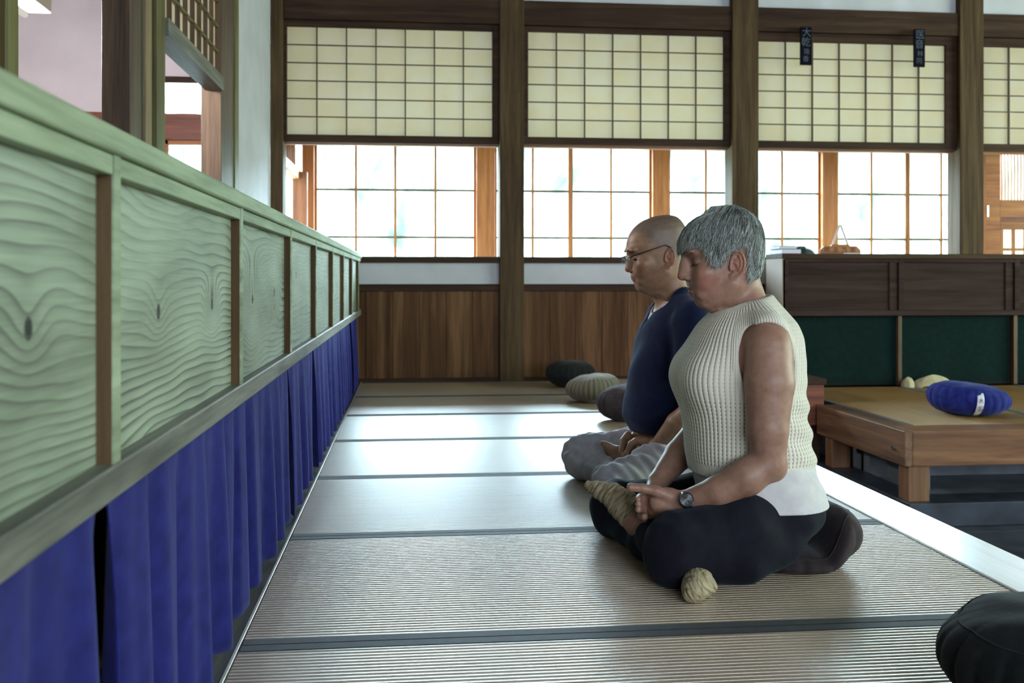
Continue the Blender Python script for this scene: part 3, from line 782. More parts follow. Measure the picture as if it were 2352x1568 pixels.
rc = empty('wooden_partition', (5.0, 6.6, -0.05), 'dark brown cabinet partition with green cloth below it behind the right platform', 'partition')
def cp(name, mat, *a, **k): return part_box(name, mat, *a, rc, **k)
YR = 6.49
cp('cap_board', MAT['darkwood_x'], 2.50, 8.6, YR-0.006, 6.80, 0.866, 0.90, bevel=0.004)
cp('bottom_rail', MAT['backpanel'], 2.50, 8.6, YR-0.002, YR+0.04, 0.478, 0.515)
cp('end_board', MAT['beige'], 2.502, 2.52, YR+0.0, 6.80, 0.50, 0.866, bevel=0)
cp('end_board', MAT['darkwood'], 2.502, 2.52, YR+0.0, 6.80, -0.05, 0.50, bevel=0)
cp('back_board', MAT['darkwood_x'], 2.50, 8.6, 6.80, 6.82, -0.05, 0.87, bevel=0)
for i in range(7):
    x = 2.50+0.015+i*0.8385 if i else 2.505
    xs = (2.505, 3.325, 4.165, 5.005, 5.845, 6.685, 7.525)[i]; xe = (3.325, 4.165, 5.005, 5.845, 6.685, 7.525, 8.6)[i]
    cp('stile', MAT['backpanel'], xs, xs+0.04, YR, YR+0.03, 0.515, 0.866)
    cp('top_rail', MAT['backpanel'], xs+0.04, xe, YR+0.001, YR+0.028, 0.842, 0.866)
    cp('board_panel', MAT['backpanel'], xs+0.04, xe, YR+0.022, YR+0.04, 0.515, 0.842, bevel=0)
    cp('inner_frame', MAT['backpanel'], xe-0.06, xe-0.004, YR+0.012, YR+0.024, 0.515, 0.842, bevel=0.002)
    cp('divider', MAT['midwood'], xs+0.005, xs+0.033, YR+0.02, YR+0.10, 0.0, 0.478, bevel=0.002)
for i, lab in enumerate(['dark green cloth hanging at the left under the brown cabinet', 'dark green cloth hanging behind the cream bundle',
                         'dark green cloth at the right frame edge', 'dark green cloth beyond the right frame edge']):
    xs = (2.545, 3.36, 4.20, 5.04)[i]; xe = xs+0.80
    def fn(u, v):
        return (xs+(xe-xs)*u-(xs+xe)/2, 0.004*math.sin(u*14+i)*v, -0.474*v)
    o = make('curtain', MB().grid(fn, 40, 8), MAT['green_cloth'], None, smooth=True, solid=0.002)
    o.location = ((xs+xe)/2, YR+0.052, 0.476); tag(o, lab, 'curtain', 'green cloths under the right cabinet')

# dark step chest in the gap between the platforms
bx = empty('wooden_chest', (2.16, 5.95, -0.45), 'dark brown wooden chest in the gap behind the woman, left of the right platform', 'chest')
part_box('lid', MAT['darkwood_x'], 1.99, 2.41, 5.56, 6.1, 0.115, 0.15, bx)
part_box('body', MAT['redwood'], 2.00, 2.40, 5.575, 6.09, -0.12, 0.115, bx)
part_box('base', MAT['darkwood_x'], 2.02, 2.385, 5.60, 6.07, -0.45, -0.12, bx)
# ---- garden outside: pale ground and a distant bank of trees (blown out in the photograph)
MAT['gravel'] = plain('garden_gravel', (0.46, 0.47, 0.43), 0.9, 0.1, 0, 0.2, 2)
gm = bpy.data.meshes.new('ground')
gg = make('ground', MB().box(-45, 75, 9.2, 60, -0.7, -0.6), MAT['gravel'], kind=S_)
MAT['leaf'] = plain('tree_leaves', (0.15, 0.185, 0.15), 0.9, 0.1, 0, 0.4, 0.5)
def bank(u, v):
    x = -45+120*u
    top = 6.9+0.5*math.sin(x*0.7)+0.35*math.sin(x*1.9+1)+0.25*math.sin(x*4.3)
    z = -0.6+(top+0.6)*min(1, v*1.25)
    y = 40+1.2*math.sin(x*0.9+z*0.8)+0.6*math.sin(x*2.3-z*1.7)+0.3*math.sin(x*6+z*5)+(3.5*(v-0.8)/0.2 if v > 0.8 else 0)
    return (x, y, z)
fo = make('garden_foliage', MB().grid(bank, 420, 34), MAT['leaf'], smooth=True, solid=0.3)
fo['kind'] = 'stuff'; tag(fo, 'overexposed green bank of trees in the garden outside the windows', 'trees')
# ================================================================== CUSHIONS AND SMALL THINGS
def zafu(name, loc, r, h, mat, label, group=None, pleats=26, tilt=(0, 0, 0), seam=True, lean=0.0, sq=0.0, seat=None):
    """round sitting cushion: domed top and bottom discs, pleated side gusset, piped seams"""
    root = empty(name, loc, label, 'cushion', group); root.rotation_euler = tilt
    prof = []                                       # (radius, z, pleat amount)
    K = 13
    for i in range(K+1):                            # bottom disc -> side -> top disc
        a = -math.pi/2+math.pi*i/K
        c = math.copysign(abs(math.cos(a))**0.72, math.cos(a)); s_ = math.copysign(abs(math.sin(a))**0.9, math.sin(a))
        prof.append((r*c, h/2+h/2*s_, max(0, 1-abs(a)/1.25)))
    n = 156
    def build(i0, i1):
        def fn(u, v):
            t = i0+(i1-i0)*v; i = min(int(t), K-1); w = t-i
            rr = prof[i][0]*(1-w)+prof[i+1][0]*w; zz = prof[i][1]*(1-w)+prof[i+1][1]*w; pp = prof[i][2]*(1-w)+prof[i+1][2]*w
            ph = 2*math.pi*u
            fold = abs(math.sin(ph*pleats/2+0.5*math.sin(ph*3)))
            rr2 = rr*(1-0.048*pp*(1-fold)**2+0.012*math.sin(ph*2+1)*pp)
            zz2 = zz+0.004*math.sin(ph*5+rr*30)*(rr/r)
            zz2 = max(zz2-sq*rr2*math.cos(ph)*(zz/h), 0.0)
            if seat is not None:                    # pressed down where the sitter's weight rests
                x_ = rr2*math.cos(ph); k_ = min(1, max(0, (x_-seat[0])/0.085)); k_ = k_*k_*(3-2*k_)
                zz2 = min(zz2, zz2*(seat[1]+(h-seat[1])*k_)/h)
            return (rr2*math.cos(ph)+lean*zz2, rr2*math.sin(ph), zz2+0.0015)
        return fn
    m = MB().grid(build(3.2, 9.4), n, 20, True)
    make('gusset', m, mat, root, smooth=True)
    mt = MB().grid(build(9.4, K), n, 10, True)
    make('top_cover', mt, mat, root, smooth=True)
    mb_ = MB().grid(build(0, 3.2), n, 10, True)
    make('bottom_cover', mb_, mat, root, smooth=True)
    if seam:
        for t in (3.2, 9.4):
            fn = build(t, t+0.001)
            pts = [fn(j/60, 0) for j in range(61)]
            make('piping', MB().tube(pts, 0.0022, 6, False), mat, root, smooth=True)
    return root
def striped_mat():
    m, nt, b, _ = new_mat('striped_grey_cotton')
    tc = N(nt, 'TexCoord'); sp = N(nt, 'SeparateXYZ'); nt.links.new(tc.outputs['Object'], sp.inputs[0])
    w = M(nt, 'FRACT', M(nt, 'MULTIPLY', M(nt, 'ARCTAN2', sp.outputs[1], sp.outputs[0]), 5.2))
    nt.links.new(ramp(nt, w, [(0.0, (0.05, 0.045, 0.025)), (0.5, (0.14, 0.13, 0.085)), (1.0, (0.07, 0.065, 0.04))]), b.inputs['Base Color'])
    b.inputs['Roughness'].default_value = 0.9; b.inputs['Sheen Weight'].default_value = 0.3
    return m
MAT['striped'] = striped_mat()
zafu('round_cushion', (1.085, 6.66, 0.0), 0.168, 0.178, MAT['zafu_black'], 'black round cushion at the foot of the back wall, the farthest of the row', 'meditation cushions along the front platform')
zafu('round_cushion', (1.085, 5.83, 0.0), 0.163, 0.163, MAT['striped'], 'grey striped round cushion, pale on top, between the two dark ones', 'meditation cushions along the front platform', sq=-0.10)
zafu('round_cushion', (1.115, 5.04, 0.0), 0.155, 0.185, MAT['zafu_dark'], 'plump charcoal cushion half hidden behind the man in navy', 'meditation cushions along the front platform', sq=-0.08)
zafu('round_cushion', (1.095, 1.57, 0.0), 0.200, 0.178, MAT['zafu_black'], 'large black cushion cut off by the right corner of the foreground', 'meditation cushions along the front platform', sq=-0.08)
zafu('round_cushion', (0.978, 2.490, 0.0), 0.182, 0.160, MAT['zafu_dark'], 'brownish charcoal cushion under the grey-haired woman', 'meditation cushions along the front platform', pleats=15, sq=0.0, seat=(0.035, 0.050))
zafu('round_cushion', (0.985, 3.300, 0.0), 0.175, 0.13, MAT['zafu_dark'], 'dark cushion under the man in navy, hidden behind the woman', 'meditation cushions along the front platform', seat=(0.055, 0.042))
bz = zafu('round_cushion', (2.995, 5.08, 0.0), 0.212, 0.172, MAT['zafu_blue'], 'royal blue round cushion with a white name tag on the right platform', None, tilt=(0, 0, 0), sq=0.12)
# white name tag with two brushed characters on the side facing the camera
def tagfn(u, v):
    a = math.radians(-108+9*u-4*(1-v)); z = 0.010+0.125*v
    t = (z-0.086)/0.086; rr = 0.2165*abs(max(0.02, 1-abs(t)**2.2))**0.40
    return (rr*math.cos(a)*1.0, rr*math.sin(a), z+0.0)
make('name_tag', MB().grid(tagfn, 8, 14), MAT['label'], bz, smooth=True, solid=0.0015, label='white cloth tag with dark characters')
text_obj('tag_writing', '大', MAT['dark_ink'], 0.026, (-0.055, -0.2125, 0.098), (math.radians(84), 0, math.radians(-15)), bz)
text_obj('tag_writing', '記', MAT['dark_ink'], 0.032, (-0.056, -0.2165, 0.055), (math.radians(93), 0, math.radians(-15)), bz)

# cream bundle behind the blue cushion
cb = empty('cloth_bundle', (3.47, 6.40, 0), 'small cream cloth bundle lying against the green cloth behind the blue cushion', 'cloth')
def lump(cx, cy, rx, ry, rz, ph):
    def fn(u, v):
        a = 2*math.pi*u; t = math.pi*(v)*0.5
        k = 1+0.06*math.sin(3*a+ph)+0.04*math.sin(7*a+2*ph)
        return (cx+rx*k*math.cos(a)*math.cos(t), cy+ry*k*math.sin(a)*math.cos(t), rz*math.sin(t)*(1+0.1*math.sin(2*a+ph)))
    return MB().grid(fn, 40, 12, True)
make('folded_cloth', lump(0.05, 0, 0.135, 0.07, 0.075, 0.4), MAT['cream_cloth'], cb, smooth=True)
make('loose_end', lump(-0.12, 0.01, 0.04, 0.05, 0.062, 1.4), MAT['cream_cloth'], cb, smooth=True)
make('under_fold', lump(0.10, -0.03, 0.16, 0.05, 0.025, 2.4), plain('drab_cloth', (0.06, 0.055, 0.035), 0.9), cb, smooth=True)

# black hanging tablets with brushed characters, tied under the head beam
def plaque(x0, x1, z0, z1, txt, label):
    y = YB-0.05
    r_ = empty('name_tablet', ((x0+x1)/2, y, (z0+z1)/2), label, 'sign', 'black name tablets under the head beam')
    w, h = (x1-x0)/2, (z1-z0)/2
    make('board', MB().box(-w, w, -0.008, 0.008, -h, h), MAT['black'], r_, bevel=0.003)
    make('hanger', MB().tube([(0, 0.008, h-0.02), (0, 0.065, h+0.01)], 0.004, 6), MAT['darkmetal'], r_)
    for k, ch in enumerate(txt):
        sz = (0.072, 0.072, 0.048, 0.048)[k]; zz = (h*0.68, h*0.17, -h*0.32, -h*0.70)[k]
        text_obj('character', ch, MAT['white_ink'], sz, (0.003*(-1)**k, -0.0095, zz), (math.pi/2, 0, 0), r_)
plaque(2.857, 2.943, 2.300, 2.580, '大乾珠香', 'left one of two black name tablets with white characters over the third screen')
plaque(3.732, 3.818, 2.305, 2.585, '医音林同', 'right one of two black name tablets with white characters over the third screen')
# wooden notice board with strap, leaning on the cabinet's top before the window
nb = empty('notice_board', (3.02, 6.74, 0.90), 'orange wooden notice board with cut corners and a strap loop on the cabinet top', 'sign')
w_, h_, c_ = 0.148, 0.052, 0.03
make('board', MB().prism([(-w_, 0), (w_, 0), (w_, h_-c_+0.012), (w_-c_, h_+0.008), (-w_+c_, h_+0.008), (-w_, h_-c_+0.012)], 'y', -0.008, 0.008), MAT['orange_x'], nb, bevel=0.002)
make('peak', MB().prism([(-0.075, h_+0.006), (0.075, h_+0.006), (0.055, h_+0.02), (-0.055, h_+0.02)], 'y', -0.008, 0.008), MAT['orange_x'], nb)
make('strap', MB().tube([(-0.058, 0, h_+0.012), (-0.004, 0, 0.208), (0.004, 0, 0.208), (0.058, 0, h_+0.012)], 0.0075, 6), MAT['rope'], nb)
make('tape', MB().box(0.02, 0.148, -0.0095, -0.008, -0.0, 0.011), MAT['label'], nb)
for k, ch in enumerate('喫茶当番'):
    text_obj('character', ch, MAT['brown_ink'], 0.042, (-0.098+k*0.063, -0.0095, 0.032), (math.pi/2, 0, 0), nb)
# books and a dark cloth bag on the cabinet end
bk = empty('book', (2.585, 6.62, 0.90), 'lower pale book lying at the left end of the dark cabinet top', 'book', 'books on the cabinet top')
make('pages', MB().box(-0.075, 0.06, -0.10, 0.10, 0.002, 0.030), MAT['paperbook'], bk, bevel=0.002)
make('cover', MB().box(-0.078, 0.062, -0.102, 0.102, 0.0, 0.002).box(-0.078, 0.062, -0.102, 0.102, 0.030, 0.0315), MAT['bookcloth'], bk)
bk = empty('book', (2.57, 6.63, 0.9316), 'upper pale book of the small pile on the dark cabinet top', 'book', 'books on the cabinet top')
make('pages', MB().box(-0.07, 0.05, -0.095, 0.095, 0.002, 0.020), MAT['paperbook'], bk, bevel=0.002)
make('cover', MB().box(-0.073, 0.052, -0.097, 0.097, 0.0, 0.002).box(-0.073, 0.052, -0.097, 0.097, 0.020, 0.0215), MAT['bookcloth'], bk)
bg = empty('cloth_bag', (2.715, 6.64, 0.90), 'small dark green cloth bag beside the books on the cabinet top', 'bag')
make('body', lump(0.0, 0, 0.075, 0.06, 0.042, 0.3), MAT['bookcloth'], bg, smooth=True)
make('flap', MB().box(-0.06, 0.0, -0.04, 0.04, 0.034, 0.054), MAT['bookcloth'], bg, bevel=0.008)
# ceiling lamp in the adjoining room
ll = bpy.data.lights.new('lamp_glow', 'POINT'); ll.energy = 850; ll.color = (1.0, 0.93, 0.92); ll.shadow_soft_size = 0.12
llo = bpy.data.objects.new('lamp_glow', ll); COL.objects.link(llo); llo.location = (-1.72, 4.42, 1.80)
lm = empty('ceiling_lamp', (-1.72, 4.35, 1.93), 'white strip lamp hanging in the adjoining room at the upper left', 'lamp')
make('housing', MB().box(-0.11, 0.11, -0.25, 0.35, 0.0, 0.07), MAT['lampwhite'], lm, bevel=0.006)
make('tube', MB().tube([(0, -0.23, -0.012), (0, 0.33, -0.012)], 0.014, 12), MAT['tube'], lm, smooth=True)
make('cord', MB().tube([(0, 0.05, 0.07), (0, 0.05, 1.37)], 0.006, 6), MAT['lampwhite'], lm)

# ================================================================== PEOPLE (implicit surfaces meshed with surface nets)
def V(*a): return np.array(a, dtype=np.float32)
def sph(c, r):
    c = V(*c); return (lambda p: np.sqrt(((p-c)**2).sum(1))-r, c, r)
def ell(c, r, R=None):
    c = V(*c); r = V(*r)
    def f(p):
        q = p-c
        if R is not None: q = q@R
        k0 = np.sqrt(((q/r)**2).sum(1))+1e-9; k1 = np.sqrt(((q/(r*r))**2).sum(1))+1e-9
        return k0*(k0-1)/k1
    return (f, c, float(r.max()))
def cone(a, b, ra, rb):
    a = V(*a); b = V(*b); ab = b-a; L2 = float((ab**2).sum())
    def f(p):
        t = np.clip(((p-a)@ab)/L2, 0, 1)
        return np.sqrt(((p-a-t[:, None]*ab)**2).sum(1))-(ra+(rb-ra)*t)
    return (f, (a+b)/2, float(np.sqrt(L2))/2+max(ra, rb))
def smin(a, b, k):
    h = np.maximum(k-np.abs(a-b), 0)/k
    return np.minimum(a, b)-h*h*k*0.25
def smax(a, b, k): return -smin(-a, -b, k)

class Field:
    def __init__(s): s.ops = []
    def u(s, pr, k=0.01): s.ops.append(('u', pr, k)); return s
    def sub(s, pr, k=0.005): s.ops.append(('s', pr, k)); return s
    def cut(s, pr, k=0.005): s.ops.append(('i', pr, k)); return s      # keep only inside pr
    def disp(s, fn): s.ops.append(('d', (fn, None, 0), 0)); return s
    def __call__(s, p, cull=True):
        d = np.full(len(p), 9.0, np.float32)
        for op, (f, c, R), k in s.ops:
            if op == 'd': d = d+f(p); continue
            if cull and c is not None and op in 'us':
                m = ((p-c)**2).sum(1) < (R+0.05+k)**2
                if not m.any(): continue
                q = f(p[m]).astype(np.float32)
                d[m] = smin(d[m], q, k) if op == 'u' else smax(d[m], -q, k)
            else:
                q = f(p).astype(np.float32)
                d = smin(d, q, k) if op == 'u' else (smax(d, -q, k) if op == 's' else smax(d, q, k))
        return d

def axis(segs):
    """piecewise grid spacing [(start, end, step), ...]"""
    out = []
    for a, b, h in segs:
        n = max(1, int(round((b-a)/h))); out += list(a+(b-a)*np.arange(n)/n)
    out.append(segs[-1][1]); return np.array(out, np.float32)

def mesh_field(F, xs, ys, zs, B=8):
    nx, ny, nz = len(xs), len(ys), len(zs)
    D = np.full((nx, ny, nz), 1.0, np.float32)
    bx, by, bz = [-(-n//B) for n in (nx, ny, nz)]
    def mid(a, nb):
        lo = a[np.minimum(np.arange(nb)*B, len(a)-1)]; hi = a[np.minimum((np.arange(nb)+1)*B, len(a)-1)]
        return (lo+hi)/2, (hi-lo)/2
    (mx, hx), (my, hy), (mz, hz) = mid(xs, bx), mid(ys, by), mid(zs, bz)
    G = np.stack(np.meshgrid(mx, my, mz, indexing='ij'), -1).reshape(-1, 3).astype(np.float32)
    H = np.stack(np.meshgrid(hx, hy, hz, indexing='ij'), -1).reshape(-1, 3)
    dc = F(G, cull=False); rad = np.sqrt((H**2).sum(1))
    keep = np.abs(dc) < rad*1.5+0.012
    sign = np.where(dc < 0, -1.0, 1.0)
    idx = np.stack(np.unravel_index(np.arange(len(dc)), (bx, by, bz)), 1)
    Ds = sign.reshape(bx, by, bz).astype(np.float32)
    D[:] = np.repeat(np.repeat(np.repeat(Ds, B, 0), B, 1), B, 2)[:nx, :ny, :nz]
    o = np.arange(B)
    kb = idx[keep]
    for s0 in range(0, len(kb), 600):
        c = kb[s0:s0+600]
        I = (c[:, 0:1]*B+o)[:, :, None, None]+np.zeros((1, 1, B, B), int)
        J = (c[:, 1:2]*B+o)[:, None, :, None]+np.zeros((1, B, 1, B), int)
        K = (c[:, 2:3]*B+o)[:, None, None, :]+np.zeros((1, B, B, 1), int)
        I = I.ravel(); J = J.ravel(); K = K.ravel()
        ok = (I < nx) & (J < ny) & (K < nz); I = I[ok]; J = J[ok]; K = K[ok]
        D[I, J, K] = F(np.stack([xs[I], ys[J], zs[K]], 1))
    S = D < 0
    cnt = np.zeros((nx-1, ny-1, nz-1), np.int8)
    for a in (0, 1):
        for b in (0, 1):
            for c in (0, 1):
                cnt += S[a:nx-1+a, b:ny-1+b, c:nz-1+c]
    act = (cnt > 0) & (cnt < 8)
    ci = np.argwhere(act)
    vid = np.full(act.shape, -1, np.int64); vid[act] = np.arange(len(ci))
    acc = np.zeros((len(ci), 3)); n = np.zeros(len(ci))
    X = (xs, ys, zs)
    for ax in range(3):
        o1, o2 = [q for q in range(3) if q != ax]
        for a in (0, 1):
            for b in (0, 1):
                p0 = ci.copy(); p0[:, o1] += a; p0[:, o2] += b
                p1 = p0.copy(); p1[:, ax] += 1
                d0 = D[tuple(p0.T)]; d1 = D[tuple(p1.T)]
                m = (d0 < 0) != (d1 < 0)
                t = np.where(m, d0/(d0-d1+1e-12), 0)
                q = np.stack([X[k][p0[:, k]] for k in range(3)], 1).astype(float)
                q[:, ax] += t*(X[ax][p1[:, ax]]-X[ax][p0[:, ax]])
                acc[m] += q[m]; n[m] += 1
    verts = acc/n[:, None]
    faces = []
    for ax in range(3):
        o1, o2 = [(1, 2), (2, 0), (0, 1)][ax]
        sl0 = [slice(None)]*3; sl1 = [slice(None)]*3
        sl0[ax] = slice(0, -1); sl1[ax] = slice(1, None)
        A = S[tuple(sl0)]; Bq = S[tuple(sl1)]
        e = np.argwhere(A != Bq)
        e = e[(e[:, o1] > 0) & (e[:, o2] > 0) & (e[:, o1] < D.shape[o1]-1) & (e[:, o2] < D.shape[o2]-1)]
        flip = A[tuple(e.T)]
        c00 = e.copy(); c00[:, o1] -= 1; c00[:, o2] -= 1
        c10 = e.copy(); c10[:, o2] -= 1
        c01 = e.copy(); c01[:, o1] -= 1
        q = np.stack([vid[tuple(c00.T)], vid[tuple(c10.T)], vid[tuple(e.T)], vid[tuple(c01.T)]], 1)
        q[~flip] = q[~flip][:, ::-1]
        faces.append(q)
    faces = np.concatenate(faces); faces = faces[(faces >= 0).all(1)]
    return verts, faces

def relax(v, f, it=1, lam=0.5):
    """light laplacian smoothing"""
    e = np.concatenate([f[:, [0, 1]], f[:, [1, 2]], f[:, [2, 3]], f[:, [3, 0]]])
    for _ in range(it):
        s = np.zeros_like(v); c = np.zeros(len(v))
        for k in range(3):
            s[:, k] = np.bincount(e[:, 0], v[e[:, 1], k], len(v))+np.bincount(e[:, 1], v[e[:, 0], k], len(v))
        c = np.bincount(e[:, 0], minlength=len(v))+np.bincount(e[:, 1], minlength=len(v))
        v = v+lam*(s/np.maximum(c, 1)[:, None]-v)
    return v

def link_mesh(name, verts, faces, mat, parent, attrs=None, label=None, kind=None):
    me = bpy.data.meshes.new(name)
    nv, nf = len(verts), len(faces); k = faces.shape[1]
    me.vertices.add(nv); me.vertices.foreach_set('co', np.asarray(verts, np.float32).ravel())
    me.loops.add(nf*k); me.polygons.add(nf)
    me.polygons.foreach_set('loop_start', np.arange(0, nf*k, k, dtype=np.int32))
    me.loops.foreach_set('vertex_index', faces.astype(np.int32).ravel())
    me.polygons.foreach_set('use_smooth', np.ones(nf, bool))
    me.update(calc_edges=True)
    for an, (ty, arr) in (attrs or {}).items():
        a = me.attributes.new(an, ty, 'POINT')
        if ty == 'FLOAT_COLOR': a.data.foreach_set('color', np.asarray(arr, np.float32).ravel())
        elif ty == 'FLOAT_VECTOR': a.data.foreach_set('vector', np.asarray(arr, np.float32).ravel())
    me.materials.append(mat)
    o = bpy.data.objects.new(name, me); COL.objects.link(o)
    if parent:
        o.parent = parent; o.location = -Vector(parent.location)
    if label: o['label'] = label
    return o

# ---- materials driven by vertex attributes
def skin_mat(name, rough=0.5):
    m, nt, b, _ = new_mat(name)
    a = N(nt, 'Attribute'); a.attribute_name = 'tint'
    tc = N(nt, 'TexCoord')
    n1 = N(nt, 'TexNoise'); n1.inputs['Scale'].default_value = 60; n1.inputs['Detail'].default_value = 5
    nt.links.new(tc.outputs['Object'], n1.inputs['Vector'])
    mx = N(nt, 'MixRGB', blend_type='MULTIPLY'); mx.inputs[0].default_value = 1
    nt.links.new(a.outputs['Color'], mx.inputs[1])
    nt.links.new(ramp(nt, n1.outputs['Fac'], [(0.3, (0.80, 0.74, 0.72)), (0.65, (1.0, 1.0, 1.0))]), mx.inputs[2])
    # freckles
    vo = N(nt, 'TexVoronoi'); vo.inputs['Scale'].default_value = 150
    nt.links.new(tc.outputs['Object'], vo.inputs['Vector'])
    fr = M(nt, 'LESS_THAN', vo.outputs['Distance'], 0.13)
    m2 = N(nt, 'MixRGB', blend_type='MULTIPLY'); m2.inputs[2].default_value = (0.62, 0.5, 0.45, 1)
    nt.links.new(M(nt, 'MULTIPLY', fr, 0.4), m2.inputs[0]); nt.links.new(mx.outputs[0], m2.inputs[1])
    nt.links.new(m2.outputs[0], b.inputs['Base Color'])
    b.inputs['Roughness'].default_value = rough
    b.inputs['Specular IOR Level'].default_value = 0.5
    b.inputs['Subsurface Weight'].default_value = 0.12
    b.inputs['Subsurface Radius'].default_value = (1, 0.4, 0.25); b.inputs['Subsurface Scale'].default_value = 0.008
    n2 = N(nt, 'TexNoise'); n2.inputs['Scale'].default_value = 420; n2.inputs['Detail'].default_value = 3
    nt.links.new(tc.outputs['Object'], n2.inputs['Vector'])
    bump(nt, b, n2.outputs['Fac'], 0.25, 0.0009)
    return m
MAT['skin'] = skin_mat('skin')

def hair_mat():
    m, nt, b, _ = new_mat('grey_hair')
    a = N(nt, 'Attribute'); a.attribute_name = 'tint'
    nt.links.new(a.outputs['Color'], b.inputs['Base Color'])
    b.inputs['Roughness'].default_value = 0.5; b.inputs['Specular IOR Level'].default_value = 0.4
    return m
MAT['hair'] = hair_mat()

def knit_mat():
    m, nt, b, _ = new_mat('cream_open_knit')
    a = N(nt, 'Attribute'); a.attribute_name = 'kn'
    sp = N(nt, 'SeparateXYZ'); nt.links.new(a.outputs['Vector'], sp.inputs[0])
    R, Z, Bd = sp.outputs[0], sp.outputs[1], sp.outputs[2]        # rib coordinate, row coordinate, band mask
    fr = M(nt, 'FRACT', R); rib = M(nt, 'SUBTRACT', 1.0, M(nt, 'POWER', M(nt, 'ABSOLUTE', M(nt, 'MULTIPLY_ADD', fr, 2, -1)), 2.0))
    stag = M(nt, 'FRACT', M(nt, 'ADD', Z, M(nt, 'MULTIPLY', M(nt, 'FLOOR', R), 0.0)))
    row = M(nt, 'ABSOLUTE', M(nt, 'MULTIPLY_ADD', stag, 2, -1))
    side = M(nt, 'GREATER_THAN', M(nt, 'ABSOLUTE', M(nt, 'MULTIPLY_ADD', fr, 2, -1)), 0.74)
    hole = M(nt, 'MULTIPLY', side, M(nt, 'LESS_THAN', row, 0.45))
    hole = M(nt, 'MULTIPLY', hole, M(nt, 'SUBTRACT', 1.0, Bd))
    hole = M(nt, 'MULTIPLY', hole, M(nt, 'MULTIPLY_ADD', M(nt, 'LESS_THAN', Z, 44.0), 0.65, 0.35))
    frb = M(nt, 'FRACT', M(nt, 'MULTIPLY', R, 2.0)); ribb = M(nt, 'SUBTRACT', 1.0, M(nt, 'POWER', M(nt, 'ABSOLUTE', M(nt, 'MULTIPLY_ADD', frb, 2, -1)), 2.0))
    h = M(nt, 'ADD', M(nt, 'MULTIPLY', rib, M(nt, 'SUBTRACT', 1.0, Bd)), M(nt, 'MULTIPLY', M(nt, 'MULTIPLY', ribb, Bd), 0.6))
    h = M(nt, 'SUBTRACT', h, M(nt, 'MULTIPLY', hole, 0.8))
    h = M(nt, 'ADD', h, M(nt, 'MULTIPLY', row, 0.18))
    mx = N(nt, 'MixRGB'); mx.inputs[1].default_value = (0.66, 0.64, 0.55, 1); mx.inputs[2].default_value = (0.26, 0.23, 0.17, 1)
    nt.links.new(M(nt, 'MULTIPLY', hole, 0.8), mx.inputs[0])
    nt.links.new(mx.outputs[0], b.inputs['Base Color'])
    b.inputs['Roughness'].default_value = 0.9; b.inputs['Specular IOR Level'].default_value = 0.2; b.inputs['Sheen Weight'].default_value = 0.2
    bump(nt, b, h, 0.8, 0.0028)
    return m
MAT['knit'] = knit_mat()

def sock_mat():
    m, nt, b, _ = new_mat('marled_sock_knit')
    a = N(nt, 'Attribute'); a.attribute_name = 'kn'
    sp = N(nt, 'SeparateXYZ'); nt.links.new(a.outputs['Vector'], sp.inputs[0])
    cb = N(nt, 'CombineXYZ'); nt.links.new(M(nt, 'MULTIPLY', sp.outputs[0], 230), cb.inputs[0]); nt.links.new(M(nt, 'MULTIPLY', sp.outputs[1], 30), cb.inputs[1]); nt.links.new(M(nt, 'MULTIPLY', sp.outputs[2], 30), cb.inputs[2])
    n1 = N(nt, 'TexNoise'); n1.inputs['Scale'].default_value = 1; n1.inputs['Detail'].default_value = 3; n1.inputs['Distortion'].default_value = 0.7
    nt.links.new(cb.outputs[0], n1.inputs['Vector'])
    nt.links.new(ramp(nt, n1.outputs['Fac'], [(0.33, (0.12, 0.085, 0.045)), (0.47, (0.29, 0.235, 0.14)), (0.62, (0.40, 0.345, 0.235))]), b.inputs['Base Color'])
    b.inputs['Roughness'].default_value = 0.9
    bump(nt, b, n1.outputs['Fac'], 0.7, 0.003)
    return m
MAT['sock'] = sock_mat()

